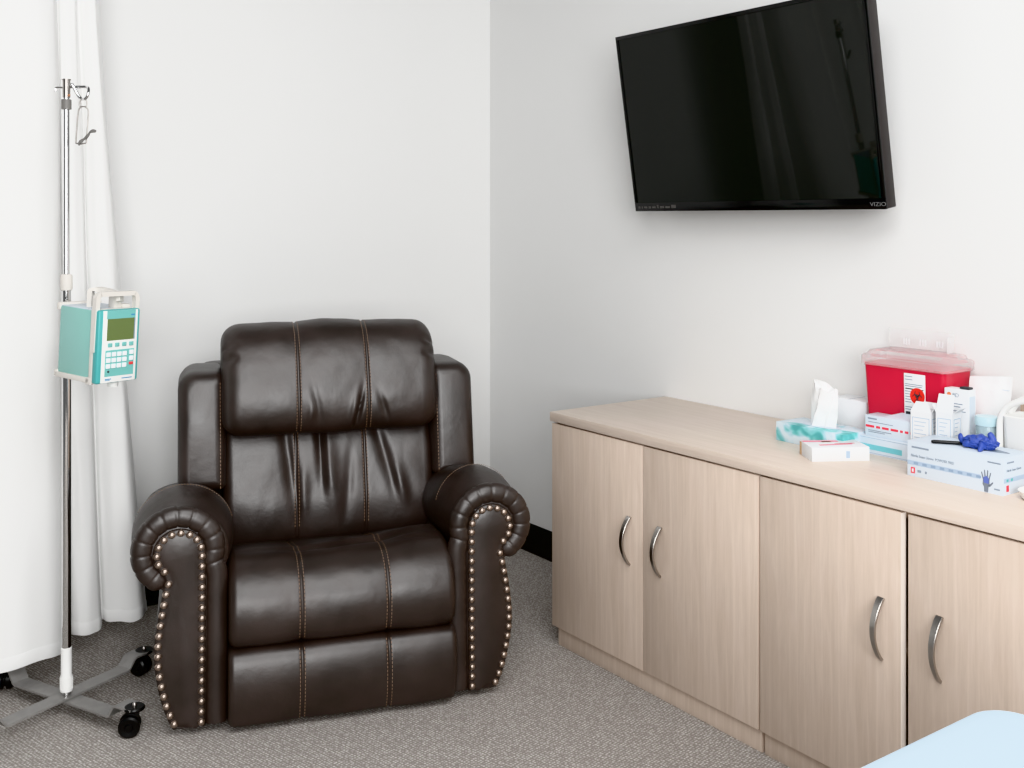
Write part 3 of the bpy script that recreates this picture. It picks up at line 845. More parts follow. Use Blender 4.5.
        for y, ins, dr in ((.000, .045, .0), (.006, .030, 0), (.012, .020, 0), (.022, .0165, 0), (.04, .0145, 0), (.06, .012, 0), (.09, .007, -.001), (.13, .002, -.003), (.18, -.001, -.004), (.25, -.002, .004), (.36, .001, .026), (.48, .005, .052), (.60, .010, .075), (.68, .014, .09), (.71, .024, .095), (.72, .045, .10)):
            rings.append(ring_at(y, ins, drop=dr))
        ao = obj('arm', loft(nb(), rings), LM, T, (-.013 if s > 0 else 0, 0, 0), angle=55)
        # seam stitches over the top of the roll
        bm = nb()
        for k in range(42):
            a0 = math.radians(28+k*3.3); a1 = a0+math.radians(1.9); yy = .205; R_ = (RX+.0015, .134)
            for q in (0,):
                p0 = Vector((s*(cx+R_[0]*math.cos(a0)), yy, cz+R_[1]*math.sin(a0)+.003)); p1 = Vector((s*(cx+R_[0]*math.cos(a1)), yy, cz+R_[1]*math.sin(a1)+.003))
                tube(bm, [p0, p1], .0007, 5)
        obj('stitching', bm, 'thread', ao)
        # padded pleated roll round the front panel
        path = [(.342, .024), (.341, .12), (.340, .25), (.340, .36), (.340, .42)]
        ccx, ccz, R0 = .4375, .487, .0905
        for k in range(0, 25):
            a = math.radians(198-(198+62)*k/24)
            rr = R0+.004*math.sin(math.radians(90+0))*0
            path.append((ccx+rr*math.cos(a)*1.02, ccz+rr*math.sin(a)))
        path.append((.4700, .398))
        pts = spline([(s*x, .012, z) for x, z in path], 260)
        cum = [0]
        for a, b in zip(pts, pts[1:]): cum.append(cum[-1]+(b-a).length)
        tot = cum[-1]; start = .43
        pl = [start+.036*k for k in range(int((tot-.02-start)/.036)+1)]
        bm = nb(); rings = []
        for k, (p, t_, u_, v_) in enumerate(frames(pts)):
            l = cum[k]
            r_ = .0295
            if l > tot-.035: r_ *= math.sqrt(max(.02, 1-((l-tot+.035)/.0355)**2))
            
            for q in pl: r_ *= 1-.085*gauss(l-q, .0022)-.02*gauss(l-q, .008)
            yv = Vector((0, 1, 0)); nr = t_.cross(yv).normalized()
            ring = []
            for i in range(24):
                a = 2*PI*i/24; ring.append(p+nr*(r_*math.cos(a))+yv*(r_*.82*math.sin(a)))
            rings.append(ring)
        loft(bm, rings); ro = obj('pleated_roll', bm, LM, ao, angle=70)
        # studded front panel
        pan = [(.369, .020), (.368, .15), (.367, .30), (.367, .44)]
        for k in range(1, 19):
            a = math.radians(190-(190+38)*k/19)
            pan.append((.4345+.0675*math.cos(a), .482+.0675*math.sin(a)))
        pan += [(.4715, .420), (.476, .395), (.488, .33), (.4985, .25), (.497, .18), (.482, .10), (.466, .05), (.452, .020)]
        def dense(poly, n=150):
            return spline([(x, z, 0) for x, z in poly], n)
        dp = dense(pan); n = len(dp)
        nrm = []
        for i in range(n):
            a = dp[max(0, i-1)]; b = dp[min(n-1, i+1)]; d = (b-a).normalized(); nrm.append(Vector((d.y, -d.x, 0)))  # inward for a clockwise path
        mid = Vector((.43, .3, 0))
        sgn = 1 if (mid-dp[20]).dot(nrm[20]) > 0 else -1
        nrm = [v*sgn for v in nrm]
        rings = []
        for y, ins in ((.03, 0), (-.002, 0), (-.0065, .003), (-.0085, .008), (-.0075, .013), (-.0095, .020), (-.013, .030)):
            rings.append([Vector((s*(p.x+q.x*ins), y, p.y+q.y*ins)) for p, q in zip(dp, nrm)])
        bm = loft(nb(), rings); po = obj('front_panel', bm, LM, ao, angle=60)
        po.parent = ao
        # nail heads
        if stud_me is None:
            b_ = nb(); lathe(b_, [(.0096, .001), (.0096, -.0005), (.0088, -.0034), (.0066, -.0060), (.0036, -.0075), (.0001, -.0080)], 14, Matrix.Rotation(-PI/2, 4, 'X') @ Matrix.Scale(-1, 4, (0, 0, 1)))
            for v in b_.verts: v.co.y = -abs(v.co.y) if v.co.y > .0009 or v.co.y < -.0009 else v.co.y
            stud_me = b_
            so_ = obj('nail_head', b_, 'nail', ao)
            stud_mesh = so_.data; bpy.data.objects.remove(so_)
        L = [0]
        for a, b in zip(dp, dp[1:]): L.append(L[-1]+(b-a).length)
        cnt = 42; 
        for k in range(cnt):
            l = .012+(L[-1]-.024)*k/(cnt-1)
            i = max(j for j in range(n) if L[j] <= l+1e-9)
            i = min(i, n-2); fr_ = (l-L[i])/max(1e-9, L[i+1]-L[i]); q = nrm[i].lerp(nrm[i+1], fr_).normalized(); p = dp[i].lerp(dp[i+1], fr_)+q*.0105
            o = bpy.data.objects.new('nail_head', stud_mesh); C.objects.link(o); o.parent = ao
            o.location = (s*p.x, -.0080, p.y)
recliner()

# ------------------------------------------------------------------ supplies on the worktop
# box helper: thing placed at (x,y) with local axes; front face = -x side after rotation 0
def carton(name, label, cat, x0, x1, y0, y1, h, m, bev=.0008, z=ZT, rz=0, group=None, body='carton'):
    T = thing(name, label, cat, ((x0+x1)/2, (y0+y1)/2, z), (0, 0, rz), group)
    hx, hy = (x1-x0)/2, (y1-y0)/2
    b = obj(body, bx(-hx, hx, -hy, hy, 0, h, bev=bev), m, T)
    return T, b, hx, hy
FR = (PI/2, 0, -PI/2)      # text reading on a face that looks to -x
FY = (PI/2, 0, 0)          # text on a face that looks to -y

# tissue box, teal
T, b, hx, hy = carton('tissue_box', 'teal patterned tissue box on the worktop with a tissue pulled up', 'tissue box', -.262, -.150, -2.045, -1.815, .052, 'teal_card', rz=math.radians(-1.5), body='box')
bm = nb(); pts = [(0.028*math.cos(a)*1.0, .062*math.sin(a)) for a in [2*PI*k/32 for k in range(32)]]
loft(bm, [[Vector((x, y, .0522)) for x, y in pts], [Vector((x*1.02, y*1.02, .0528)) for x, y in pts]]); obj('opening_film', bm, 'card_blue', T)
def tissue_mesh():
    bm = nb(); nu, nv = 46, 26; rows = []
    for j in range(nv+1):
        v = j/nv; row = []
        for i in range(nu):
            a = 2*PI*i/nu
            fold = .72+.26*math.sin(3*a+1.2*v)+.16*math.sin(5*a-2*v+1)
            ry = (.044+.004*v)*fold; rx = (.022-.002*v)*(.7+.4*math.sin(4*a+v*2))
            y = ry*math.cos(a)-.014*v+.004*noise.noise(Vector((a, v*3, 2))); x = rx*math.sin(a)+.003*noise.noise(Vector((a*2, v*4, 5)))
            z = .050+v*(.108+.013*math.cos(a-.5)+.006*math.sin(3*a))
            row.append(bm.verts.new((x, y, z)))
        rows.append(row)
    for a, b_ in zip(rows, rows[1:]):
        for i in range(nu):
            k = (i+1) % nu; bm.faces.new((a[i], a[k], b_[k], b_[i]))
    # crumpled top, pushed down in the middle
    cen = bm.verts.new((0, -.012, .140))
    for i in range(nu): bm.faces.new((rows[-1][i], rows[-1][(i+1) % nu], cen))
    return bm
obj('tissue', tissue_mesh(), 'tissue', T, angle=35)

# plain white box behind the tissue
T, b, hx, hy = carton('white_carton', 'plain white carton lying by the wall behind the tissue box', 'box', -.105, -.030, -2.000, -1.880, .116, 'card', bev=.002)
bm = nb(); box(bm, -hx-.0004, hx, -.0006, .0006, .1162, .1166); obj('lid_seam', bm, 'print_grey', T)

# small flat white box with pink stripes
c0 = Vector((-.396, -2.049)); c1 = Vector((-.267, -2.127)); d = (c1-c0); wd = d.length; d.normalize()
ang = math.atan2(d.y, d.x); mid = (c0+c1)/2
nb_ = Vector((-d.y, d.x)); dep = .092
T = thing('flat_carton', 'small flat white box with pink stripes on its lid, at the worktop front', 'box', (mid.x+nb_.x*dep/2, mid.y+nb_.y*dep/2, ZT), (0, 0, ang))
obj('carton', bx(-wd/2, wd/2, -dep/2, dep/2, 0, .036, bev=.0008), 'card', T)
bm = nb(); zt_ = .0362
def strip(bm, x0, x1, y0, y1, z, sk=0):
    vs = [bm.verts.new(p) for p in ((x0, y0, z), (x1, y0+sk, z), (x1, y1+sk, z), (x0, y1, z))]; bm.faces.new(vs); return bm
strip(bm, -wd/2+.002, .02, .024, .042, zt_, -.004); obj('pink_stripe', bm, 'pink', T)
bm = strip(nb(), -wd/2+.03, wd/2-.03, -.022, -.010, zt_, .01); obj('pink_stripe', bm, 'pink', T)
bm = strip(nb(), .0, wd/2-.02, -.006, -.001, zt_, .005); obj('red_stripe', bm, 'print_red', T)
bm = strip(nb(), -wd/2+.05, .0, .018, .030, zt_, 0); obj('tan_stripe', bm, 'tan', T)
bm = nb(); box(bm, .014, .024, -dep/2-.0004, -dep/2+.001, .008, .026); obj('blue_mark', bm, 'band', T)
bm = nb(); box(bm, -wd/2-.0004, -wd/2+.001, dep/2-.014, dep/2-.0005, .001, .035); obj('dark_end_flap', bm, 'tan', T)

# stack of two boxes in front of the sharps bin
SY0, SY1 = -2.197, -2.058
T, b, hx, hy = carton('supply_box', 'lower box of the stack of two, white with an aqua band', 'box', -.196, -.138, SY0, -2.030, .047, 'card_blue')
bm = nb(); box(bm, -hx-.0004, -hx+.001, -.06, hy-.012, .012, .026); obj('aqua_band', bm, 'band_teal', T)
bm = nb(); box(bm, -hx-.0004, -hx+.001, -hy+.002, hy-.002, .042, .0435); box(bm, -hx-.0004, -hx+.001, -hy+.002, hy-.002, .003, .0045); obj('blue_line', bm, 'band', T)
T, b, hx, hy = carton('supply_box', 'upper box of the stack of two, white with a broken red line, flap raised', 'box', -.190, -.136, SY0, SY1, .054, 'card_blue', z=ZT+.0472)
obj('print', bx(-hx-.0005, -hx+.001, hy-.036, hy-.008, .044, .048), 'print_grey', T)
bm = nb(); x = hy-.002
for k, wv in enumerate((.026, .012, .020, .022, .008, .010, .012, .014)):
    box(bm, -hx-.0005, -hx+.001, x-wv, x, .0225, .0285); x -= wv+.006
obj('red_print', bm, 'print_red', T)
bm = nb()
for z_, l in ((.036, .075), (.014, .07), (.010, .05)): obj('fine_print', bx(-hx-.0004, -hx+.001, hy-.01-l, hy-.01, z_, z_+.002), 'print_grey', T)
bm = nb(); fl = [Vector((-.016, hy-.05, .0545)), Vector((-.016, -hy, .0545)), Vector((.026, -hy, .064)), Vector((.026, hy-.075, .064))]
vs = [bm.verts.new(p) for p in fl]+[bm.verts.new(p+Vector((0, 0, -.0012))) for p in fl]
for q in ((0, 1, 2, 3), (7, 6, 5, 4), (0, 4, 5, 1), (1, 5, 6, 2), (2, 6, 7, 3), (3, 7, 4, 0)): bm.faces.new([vs[i] for i in q])
obj('raised_flap', bm, 'card_blue', T)

# sharps bin
def sharps():
    x0, x1, y0, y1 = -.140, -.010, -2.257, -2.013
    T = thing('sharps_bin', 'red sharps bin with clear lid and biohazard label against the wall', 'sharps bin', ((x0+x1)/2, (y0+y1)/2, ZT), (0, 0, math.radians(0)))
    hx, hy = (x1-x0)/2, (y1-y0)/2; H = .243
    def ring(z, sx, sy, r):
        pts = []
        for cx, cy, a0 in ((sx-r, sy-r, 0), (-sx+r, sy-r, 90), (-sx+r, -sy+r, 180), (sx-r, -sy+r, 270)):
            for k in range(7):
                a = math.radians(a0+90*k/6); pts.append(Vector((cx+r*math.cos(a), cy+r*math.sin(a), z)))
        return pts
    bm = loft(nb(), [ring(0, hx-.012, hy-.014, .012), ring(.004, hx-.010, hy-.012, .014), ring(H-.010, hx-.001, hy, .014)])
    obj('tub', bm, 'sharps', T)
    bm = loft(nb(), [ring(H-.016, hx+.003, hy+.006, .016), ring(H-.014, hx+.005, hy+.009, .018), ring(H+.008, hx+.005, hy+.009, .018), ring(H+.012, hx+.001, hy+.005, .016), ring(H+.014, hx-.006, hy-.003, .014), ring(H+.024, hx-.010, hy-.010, .012), ring(H+.026, hx-.016, hy-.016, .012)])
    lo = obj('lid', bm, 'lid', T)
    bm = nb(); fx = hx-.022
    box(bm, fx, fx+.003, -hy+.040, hy-.006, H+.024, H+.078, bev=.001)
    box(bm, fx-.028, fx+.001, -hy+.040, -hy+.043, H+.024, H+.070, bev=.001)
    obj('drop_flap', bm, 'flap', lo)
    bm = nb()
    for g in (.05, 0, -.05):
        for k in range(3): obj('slot_mark', bx(fx-.0008, fx, g+k*.008, g+k*.008+.003, H+.036, H+.052), 'card', lo)
    # label with the biohazard sign on the front face (slightly sloped)
    sl = math.atan2(.007, H)
    lb = obj('label', bx(-.0006, .0004, -.031, .031, 0, .155, bev=.0002), 'card', T, (-hx+.0030, -.038, .063), (0, -sl, 0)); lb['label'] = 'white warning label'
    bm = lathe(nb(), [(.0215, -.0003), (.0215, .0004), (.0001, .0004)], 36, Matrix.Translation((-.0008, -.008, .098)) @ Matrix.Rotation(-PI/2, 4, 'Y'))
    obj('biohazard_disc', bm, mat('orange red print', srgb(226, 50, 40), .6), lb)
    bm = nb()
    for k in range(3):
        a = PI/2+k*2*PI/3; c = Vector((0, math.cos(a)*.0075, math.sin(a)*.0075)); pts = []
        for j in range(22):
            q = a+math.radians(40)+math.radians(280)*j/21
            pts.append(Vector((-.0014, -.008+c.y+.0070*math.cos(q), .098+c.z+.0070*math.sin(q))))
        tube(bm, pts, lambda t: .0005+.0013*math.sin(PI*t), 6)
    pts = [Vector((-.0014, -.008+.0048*math.cos(2*PI*j/24), .098+.0048*math.sin(2*PI*j/24))) for j in range(24)]
    tube(bm, pts, .0008, 6, closed=True)
    obj('biohazard_symbol', bm, 'print_dark', lb)
    bm = nb()
    for z_, l, o_ in ((.146, .022, 0), (.138, .022, 0), (.126, .052, 0), (.121, .05, 0), (.107, .018, 0), (.100, .018, 0), (.093, .018, 0), (.086, .016, 0), (.079, .018, 0), (.066, .05, 0), (.060, .046, 0)):
        box(bm, -.0009, -.0004, .028-l, .028, z_, z_+.0022)
    obj('small_print', bm, 'print_grey', lb)
    bm = nb(); box(bm, -.0009, -.0004, -.026, .027, .1135, .1165); box(bm, -.0009, -.0004, .012, .027, .042, .055); obj('dark_print', bm, 'print_dark', lb)
sharps()

# large exam-glove box
GX0, GX1, GY0, GY1 = -.320, -.208, -2.517, -2.273
T, b, hx, hy = carton('glove_box', 'large white exam glove box at the worktop front with a hand printed on it', 'glove box', GX0, GX1, GY0, GY1, .085, 'card_blue', bev=.0012, rz=math.radians(0))
fx = -hx-.0005
obj('print', bx(fx, fx+.001, hy-.058, hy-.012, .069, .0735), 'print_grey', T)
text_obj('print', 'Nitrile Exam Gloves  POWDER FREE', .0095, 'print_grey', T, (fx, hy-.010, .048), FR, sx=.78)
bm = nb(); box(bm, fx, fx+.001, -hy+.055, hy-.001, .028, .038); obj('printed_band', bm, 'band', T)
bm = nb()
for k in range(8): box(bm, fx-.0002, fx+.001, hy-.018-k*.023-.012, hy-.018-k*.023, .030, .036)
obj('band_print', bm, mat('band lettering', srgb(140, 160, 184), .6), T)
bm = nb(); box(bm, fx, fx+.001, hy-.021, hy-.010, .008, .022); obj('red_square', bm, 'print_red', T)
bm = nb(); box(bm, fx-.0003, fx+.001, hy-.018, hy-.013, .011, .019); obj('square_mark', bm, 'card', T)
bm = nb(); bm.free()
for a, b_, c_, d_ in ((hy-.038, hy-.028, .012, .018), (hy-.053, hy-.048, .012, .018), (-hy+.008, -hy+.022, .010, .014)): obj('small_print', bx(fx, fx+.001, a, b_, c_, d_), 'print_grey', T)
obj('print', bx(fx, fx+.001, -hy+.006, -hy+.038, .069, .073), 'print_grey', T)
# printed hand
def hand_print(fx, cy, z0, sc):
    bm = nb()
    def poly(pts):
        vs = [bm.verts.new((fx-.0003, cy-x*sc, z0+z*sc)) for x, z in pts]; bm.faces.new(vs)
    poly([(-.35, 0), (.35, 0), (.42, .8), (.62, 1.3), (.6, 2.0), (-.6, 2.0), (-.66, 1.2), (-.42, .8)])
    for bx_, an, ln, wd_ in ((-.48, .28, 1.35, .13), (-.16, .08, 1.75, .13), (.16, -.08, 1.75, .13), (.48, -.24, 1.45, .12)):
        c, s_ = math.cos(an), math.sin(an); pts = []
        for x, z in ((-wd_, -.1), (wd_, -.1), (wd_*.9, ln-.12), (0, ln), (-wd_*.9, ln-.12)):
            pts.append((bx_+x*c-z*s_, 2.0+x*s_+z*c))
        poly(pts)
    an = -.75; c, s_ = math.cos(an), math.sin(an)
    poly([(.5+x*c-z*s_, 1.0+x*s_+z*c) for x, z in ((-.18, 0), (.18, 0), (.13, 1.0), (0, 1.15), (-.13, 1.0))])
    return bm
obj('printed_hand', hand_print(fx, -hy+.0405, .002, .0135), 'handprint', T)
bm = nb(); vs = [bm.verts.new((fx-.0006, -hy+.0405-x*.0135, .002+z*.0135)) for x, z in ((-.42, 1.5), (.45, 1.4), (.5, 2.3), (.1, 2.7), (-.5, 2.4))]; bm.faces.new(vs); obj('printed_palm', bm, 'handblue', T)
fy = -hy-.0005
obj('print', bx(-hx+.014, -hx+.044, fy, fy+.001, .070, .0745), 'print_grey', T)
text_obj('print', 'Nitrile Exam Gloves', .0095, 'print_grey', T, (-hx+.012, fy, .052), FY, sx=.8)
bm = nb(); box(bm, -hx+.002, hx-.001, fy, fy+.001, .028, .038); obj('printed_band', bm, 'band', T)
bm = nb(); box(bm, -hx+.012, -hx+.02, fy-.0002, fy+.001, .030, .036); box(bm, -hx+.03, -hx+.038, fy-.0002, fy+.001, .030, .036); obj('teal_marks', bm, 'teal_dark', T)
bm = nb(); box(bm, -hx+.012, -hx+.022, fy, fy+.001, .008, .022); obj('red_square', bm, 'print_red', T)
# oval dispensing slot
bm = nb(); pts = [(.018*math.cos(2*PI*k/28), .075*math.sin(2*PI*k/28)-.03) for k in range(28)]
vs = [bm.verts.new((x+.002, y, .0853)) for x, y in pts]; bm.faces.new(vs); obj('opening', bm, 'print_grey', T)

# blue glove pulled half out of the box
def glove():
    T = thing('blue_glove', 'crumpled blue nitrile glove on top of the large glove box', 'glove', (-.262, -2.428, ZT+.0855))
    bm = nb(); bmesh.ops.create_icosphere(bm, subdivisions=5, radius=1)
    for v in bm.verts:
        p = v.co.copy(); n = noise.noise(p*2.2)*.30+noise.noise(p*5)*.13+abs(noise.noise(p*3.3))*.2
        q = p*(1+n)
        v.co = Vector((q.x*.026, q.y*.038, max(.0004, q.z*.016+.013)))
    o = obj('palm', bm, 'nitrile', T, angle=80)
    for (pts, r) in (([(-.004, -.022, .014), (.0, -.030, .022), (.002, -.024, .034), (.004, -.020, .041)], .010), ([(-.004, .016, .012), (-.010, .034, .012), (-.010, .044, .018), (-.006, .047, .028)], .009),
                     ([(-.014, -.012, .012), (-.026, -.018, .010), (-.038, -.020, .002), (-.041, -.021, -.001)], .010), ([(.010, .008, .014), (.020, .024, .012), (.030, .030, .008)], .009), ([(-.014, .004, .012), (-.024, .016, .011), (-.026, .030, .007)], .009)):
        b_ = nb(); P = spline(pts, 18); tube(b_, P, lambda t, r=r: r*(1-.35*t)*math.sqrt(max(.02, 1-max(0, (t-.75)/.26)**2)), 12, ratio=.75); 
        for v in b_.verts:
            v.co += Vector((1, 1, 1))*.0018*noise.noise(v.co*90); v.co.z = max(.0003, v.co.z)
        obj('finger', b_, 'nitrile', T, angle=80)
glove()
# black pen
T = thing('black_pen', 'black pen lying on the large glove box beside the blue glove', 'pen', (-.292, -2.352, ZT+.0855), (0, 0, math.atan2(-.060, .046)))
mx = Matrix.Rotation(PI/2, 4, 'Y')
bm = lathe(nb(), [(.0012, -.040), (.0030, -.039), (.0044, -.034), (.0044, .015), (.0036, .030), (.0034, .036)], 14, Matrix.Translation((.012, 0, .0045)) @ mx); obj('barrel', bm, 'black_plastic', T)
bm = lathe(nb(), [(.0034, .035), (.0030, .045), (.0012, .050), (.0004, .052)], 14, Matrix.Translation((.012, 0, .0045)) @ mx); obj('tip', bm, 'dgrey', T)

# two opened dispenser cartons behind the glove box
def open_carton(label, cx, cy, s, h, rz, flaps, z=ZT):
    T = thing('open_carton', label, 'box', (cx, cy, z), (0, 0, rz), None)
    q = s/2; bm = nb(); t_ = .0008
    for a in range(4):
        m_ = Matrix.Rotation(a*PI/2, 4, 'Z'); box(bm, -q, q, -q, -q+t_, 0, h, mtx=m_)
    box(bm, -q, q, -q, q, 0, t_)
    body = obj('carton', bm, 'card', T)
    for a, ln, tilt, taper in flaps:
        b_ = nb(); m_ = Matrix.Rotation(a*PI/2, 4, 'Z') @ Matrix.Translation((0, -q, h)) @ Matrix.Rotation(tilt, 4, 'X')
        P = [Vector((-q, 0, 0)), Vector((q, 0, 0)), Vector((q*taper, 0, ln)), Vector((-q*taper, 0, ln))]
        vs = [b_.verts.new(m_ @ p) for p in P]+[b_.verts.new(m_ @ (p+Vector((0, t_, 0)))) for p in P]
        for k in ((0, 1, 2, 3), (7, 6, 5, 4), (0, 4, 5, 1), (1, 5, 6, 2), (2, 6, 7, 3), (3, 7, 4, 0)): b_.faces.new([vs[i] for i in k])
        obj('flap', b_, 'card', T)
    # printed frame lines on the two visible sides
    bm = nb(); e = .0006
    for a in (0, 3):
        m_ = Matrix.Rotation(a*PI/2, 4, 'Z')
        for (x0, x1, z0, z1) in ((-q+.005, q-.005, h-.016, h-.0145), (-q+.005, -q+.0062, .02, h-.0145), (q-.0062, q-.005, .02, h-.0145)):
            box(bm, x0, x1, -q-e, -q+e*.2, z0, z1, mtx=m_)
        for k in range(6): box(bm, -q+.010, q-.014-.004*(k % 3), -q-e, -q+e*.2, h-.026-k*.010, h-.0245-k*.010, mtx=m_)
    obj('print_lines', bm, 'band', T)
    return T
RZ = math.radians(-35.4-45+19)
open_carton('opened white carton standing behind the left end of the large glove box', -.173, -2.229, .056, .134, math.radians(4), [(0, .020, .5, .8), (3, .026, -.2, .55), (1, .018, .4, .8)])
open_carton('opened white carton with one tall flap, right of the other open carton', -.180, -2.294, .044, .142, math.radians(6), [(3, .046, -.28, .9), (0, .020, .9, .8), (2, .02, .6, .8)])

# tall thin box with orange mark
T, b, hx, hy = carton('tall_carton', 'tall white box with a small orange mark in front of the sharps bin', 'box', -.150, -.118, -2.330, -2.264, .196, 'card')
text_obj('print', 'BD', .014, 'print_grey', T, (-hx-.0006, hy-.022, .176), FR)
bm = lathe(nb(), [(.0055, 0), (.0055, .0005), (.0001, .0005)], 20, Matrix.Translation((-hx-.0002, hy-.013, .181)) @ Matrix.Rotation(-PI/2, 4, 'Y')); obj('orange_mark', bm, 'print_orange', T)
bm = nb()
for z_, l in ((.158, .04), (.151, .034), (.140, .048)): box(bm, -hx-.0005, -hx+.0005, hy-.010-l, hy-.010, z_, z_+.0025)
obj('small_print', bm, 'print_grey', T)
bm = nb(); box(bm, -hx+.004, hx-.004, -hy-.0005, -hy+.0005, .02, .18); obj('side_panel', bm, 'card_blue', T)
bm = nb(); box(bm, -.010, .010, -.03, -.004, .1965, .202, bev=.002); obj('dark_clip', bm, 'print_dark', T)

# paper pouch leaning on the wall
def pouch():
    T = thing('paper_pouch', 'flat white paper pouch standing upright against the wall', 'pouch', (-.088, -2.334, ZT), (0, math.radians(8), 0))
    bm = nb(); nu, nv = 16, 24; F, B_ = [], []
    for j in range(nv+1):
        v = j/nv; rf, rb = [], []
        for i in range(nu+1):
            u = i/nu*2-1
            bulge = .010*(1-u*u)*math.sin(PI*min(1, (1-v)*1.15+.02))**.6 if v < .9 else .0005
            y = u*(.054+.002*v); x0 = .004*noise.noise(Vector((u*2, v*3, 1)))*v
            z = v*.226+(.006*(-u) if j == nv else 0)
            rf.append(bm.verts.new((x0-bulge-.0006, y, z))); rb.append(bm.verts.new((x0+bulge*.3+.0006, y, z)))
        F.append(rf); B_.append(rb)
    for G in (F, B_):
        for a, b_ in zip(G, G[1:]):
            for i in range(nu): bm.faces.new((a[i], a[i+1], b_[i+1], b_[i]))
    for a, b_ in ((F[0], B_[0]), (F[-1], B_[-1])):
        for i in range(nu): bm.faces.new((a[i], a[i+1], b_[i+1], b_[i]))
    for k in (0, -1):
        for j in range(nv): bm.faces.new((F[j][k], F[j+1][k], B_[j+1][k], B_[j][k]))
    obj('pouch_body', bm, 'paper', T, angle=60)
    bm = nb(); box(bm, -.0035, -.002, -.052, .052, .196, .1975); obj('seal_line', bm, 'card_blue', T)
pouch()

# aqua jar
T = thing('plastic_jar', 'small clear aqua plastic jar standing in front of the paper pouch', 'jar', (-.158, -2.382, ZT))
bm = lathe(nb(), [(.001, 0), (.0235, 0), (.0255, .003), (.0255, .118), (.0245, .121), (.0235, .121), (.0235, .004), (.001, .004)], 32); obj('jar_body', bm, 'jar', T)
bm = lathe(nb(), [(.001, .121), (.0265, .121), (.0272, .124), (.0272, .138), (.0255, .142), (.001, .143)], 32); obj('lid', bm, mat('aqua lid plastic', srgb(196, 222, 230), .25), T)

# brown carton at the back
T, b, hx, hy = carton('brown_carton', 'small brown cardboard box by the wall behind the white caddy', 'box', -.060, -.014, -2.490, -2.412, .168, 'kraft', bev=.001)
bm = nb(); box(bm, -hx-.0004, hx+.0004, -.008, .008, .150, .1584); obj('tape', bm, 'tan', T)

# white plastic caddy with a double arched handle
def caddy():
    T = thing('white_caddy', 'white plastic caddy with a double arched handle behind the glove box', 'caddy', (-.140, -2.505, ZT))
    bm = nb(); prof = []
    def ring(z, hx, hy, r=.016):
        pts = []
        for cx, cy, a0 in ((hx-r, hy-r, 0), (-hx+r, hy-r, 90), (-hx+r, -hy+r, 180), (hx-r, -hy+r, 270)):
            for k in range(7):
                a = math.radians(a0+90*k/6); pts.append(Vector((cx+r*math.cos(a), cy+r*math.sin(a), z)))
        return pts
    loft(bm, [ring(0, .036, .066), ring(.003, .038, .068), ring(.150, .042, .074), ring(.153, .043, .075), ring(.156, .041, .073), ring(.155, .038, .070), ring(.010, .034, .064)])
    obj('tub', bm, 'white_plastic', T)
    for x, dz in ((-.030, 0), (.010, .006)):
        b_ = nb(); rings = []
        for k in range(33):
            a = PI*k/32; y = .082*math.cos(a); z = .118+(.078+dz)*math.sin(a)**.75 if 0 < k < 32 else .118
            rings.append((Vector((x, y, z)), a))
        P = [Vector((x, .082, .05))]+[r_[0] for r_ in rings]+[Vector((x, -.082, .05))]
        rr = []
        for p, t_, u_, v_ in frames(P):
            xv = Vector((1, 0, 0)); nr = t_.cross(xv).normalized()
            rr.append([p+xv*(.011*math.cos(2*PI*i/14))+nr*(.0075*math.sin(2*PI*i/14)) for i in range(14)])
        loft(b_, rr); obj('handle', b_, 'white_plastic', T)
    obj('folded_cloth', bx(-.030, .030, -.060, .060, .012, .148, bev=.01), 'paper', T)
caddy()

# small white tray peeping in at the right
T = thing('white_dish', 'small white dish on the worktop just right of the glove box', 'dish', (-.285, -2.585, ZT))
bm = lathe(nb(), [(.001, 0), (.032, 0), (.040, .004), (.046, .018), (.0475, .020), (.0445, .019), (.038, .006), (.001, .004)], 36); obj('bowl', bm, 'white_plastic', T)

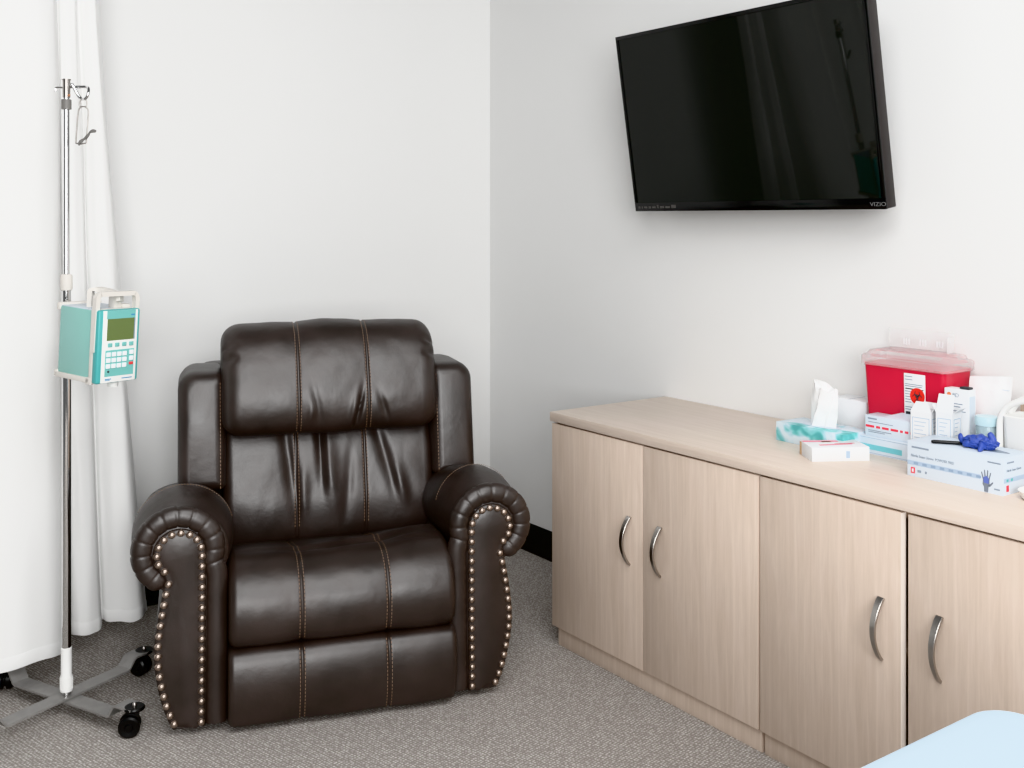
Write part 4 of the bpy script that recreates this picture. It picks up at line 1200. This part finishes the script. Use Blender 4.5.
# ------------------------------------------------------------------ examination couch, lower right foreground
def couch():
    T = thing('examination_couch', 'pale blue covered examination couch, its corner in the lower right foreground', 'couch', (-1.40, -3.70, 0))
    def rr(z, ins, r, x0=-.33, x1=.300, y0=-.95, y1=.757):
        pts = []
        for cx, cy, a0 in ((x1-ins-r, y1-ins-r, 0), (x0+ins+r, y1-ins-r, 90), (x0+ins+r, y0+ins+r, 180), (x1-ins-r, y0+ins+r, 270)):
            for k in range(9):
                a = math.radians(a0+90*k/8); pts.append(Vector((cx+r*math.cos(a), cy+r*math.sin(a), z)))
        return pts
    bm = loft(nb(), [rr(.56, .012, .05), rr(.563, .006, .055), rr(.572, 0, .06), rr(.632, 0, .06), rr(.648, .004, .058), rr(.658, .012, .055), rr(.664, .022, .05), rr(.667, .04, .04), rr(.668, .08, .03)])
    obj('mattress', bm, 'sheet', T)
    obj('bed_frame', bx(-.30, .255, -.92, .70, .50, .558, bev=.006), 'couch_frame', T)
    for x in (-.26, .215):
        for y in (-.88, .66):
            b_ = nb(); box(b_, x-.02, x+.02, y-.02, y+.02, 0, .502, bev=.004); obj('leg', b_, 'couch_frame', T)
couch()

# ------------------------------------------------------------------ light
w = bpy.data.worlds.new('world'); bpy.context.scene.world = w; w.use_nodes = True
w.node_tree.nodes['Background'].inputs['Color'].default_value = (.985, .995, 1.0, 1)
w.node_tree.nodes['Background'].inputs['Strength'].default_value = .19

def area(name, loc, target, sx, sy, power, col=(1, 1, 1)):
    l = bpy.data.lights.new(name, 'AREA'); l.shape = 'RECTANGLE'; l.size = sx; l.size_y = sy; l.energy = power; l.color = col
    o = bpy.data.objects.new(name, l); C.objects.link(o); o.location = loc
    o.rotation_euler = (Vector(target)-Vector(loc)).to_track_quat('-Z', 'Y').to_euler(); return o
area('window_light', (-3.2, -5.5, 1.75), (-1.2, -.9, .7), 2.6, 1.7, 166, (1, 1, 1))
area('ceiling_light', (-1.9, -3.2, 2.78), (-1.7, -1.8, .2), 2.4, 1.6, 68, (1, 1, 1))
sc = bpy.context.scene
sc.view_settings.view_transform = 'Khronos PBR Neutral'; sc.view_settings.look = 'None'
sc.view_settings.exposure = 0; sc.view_settings.gamma = 1
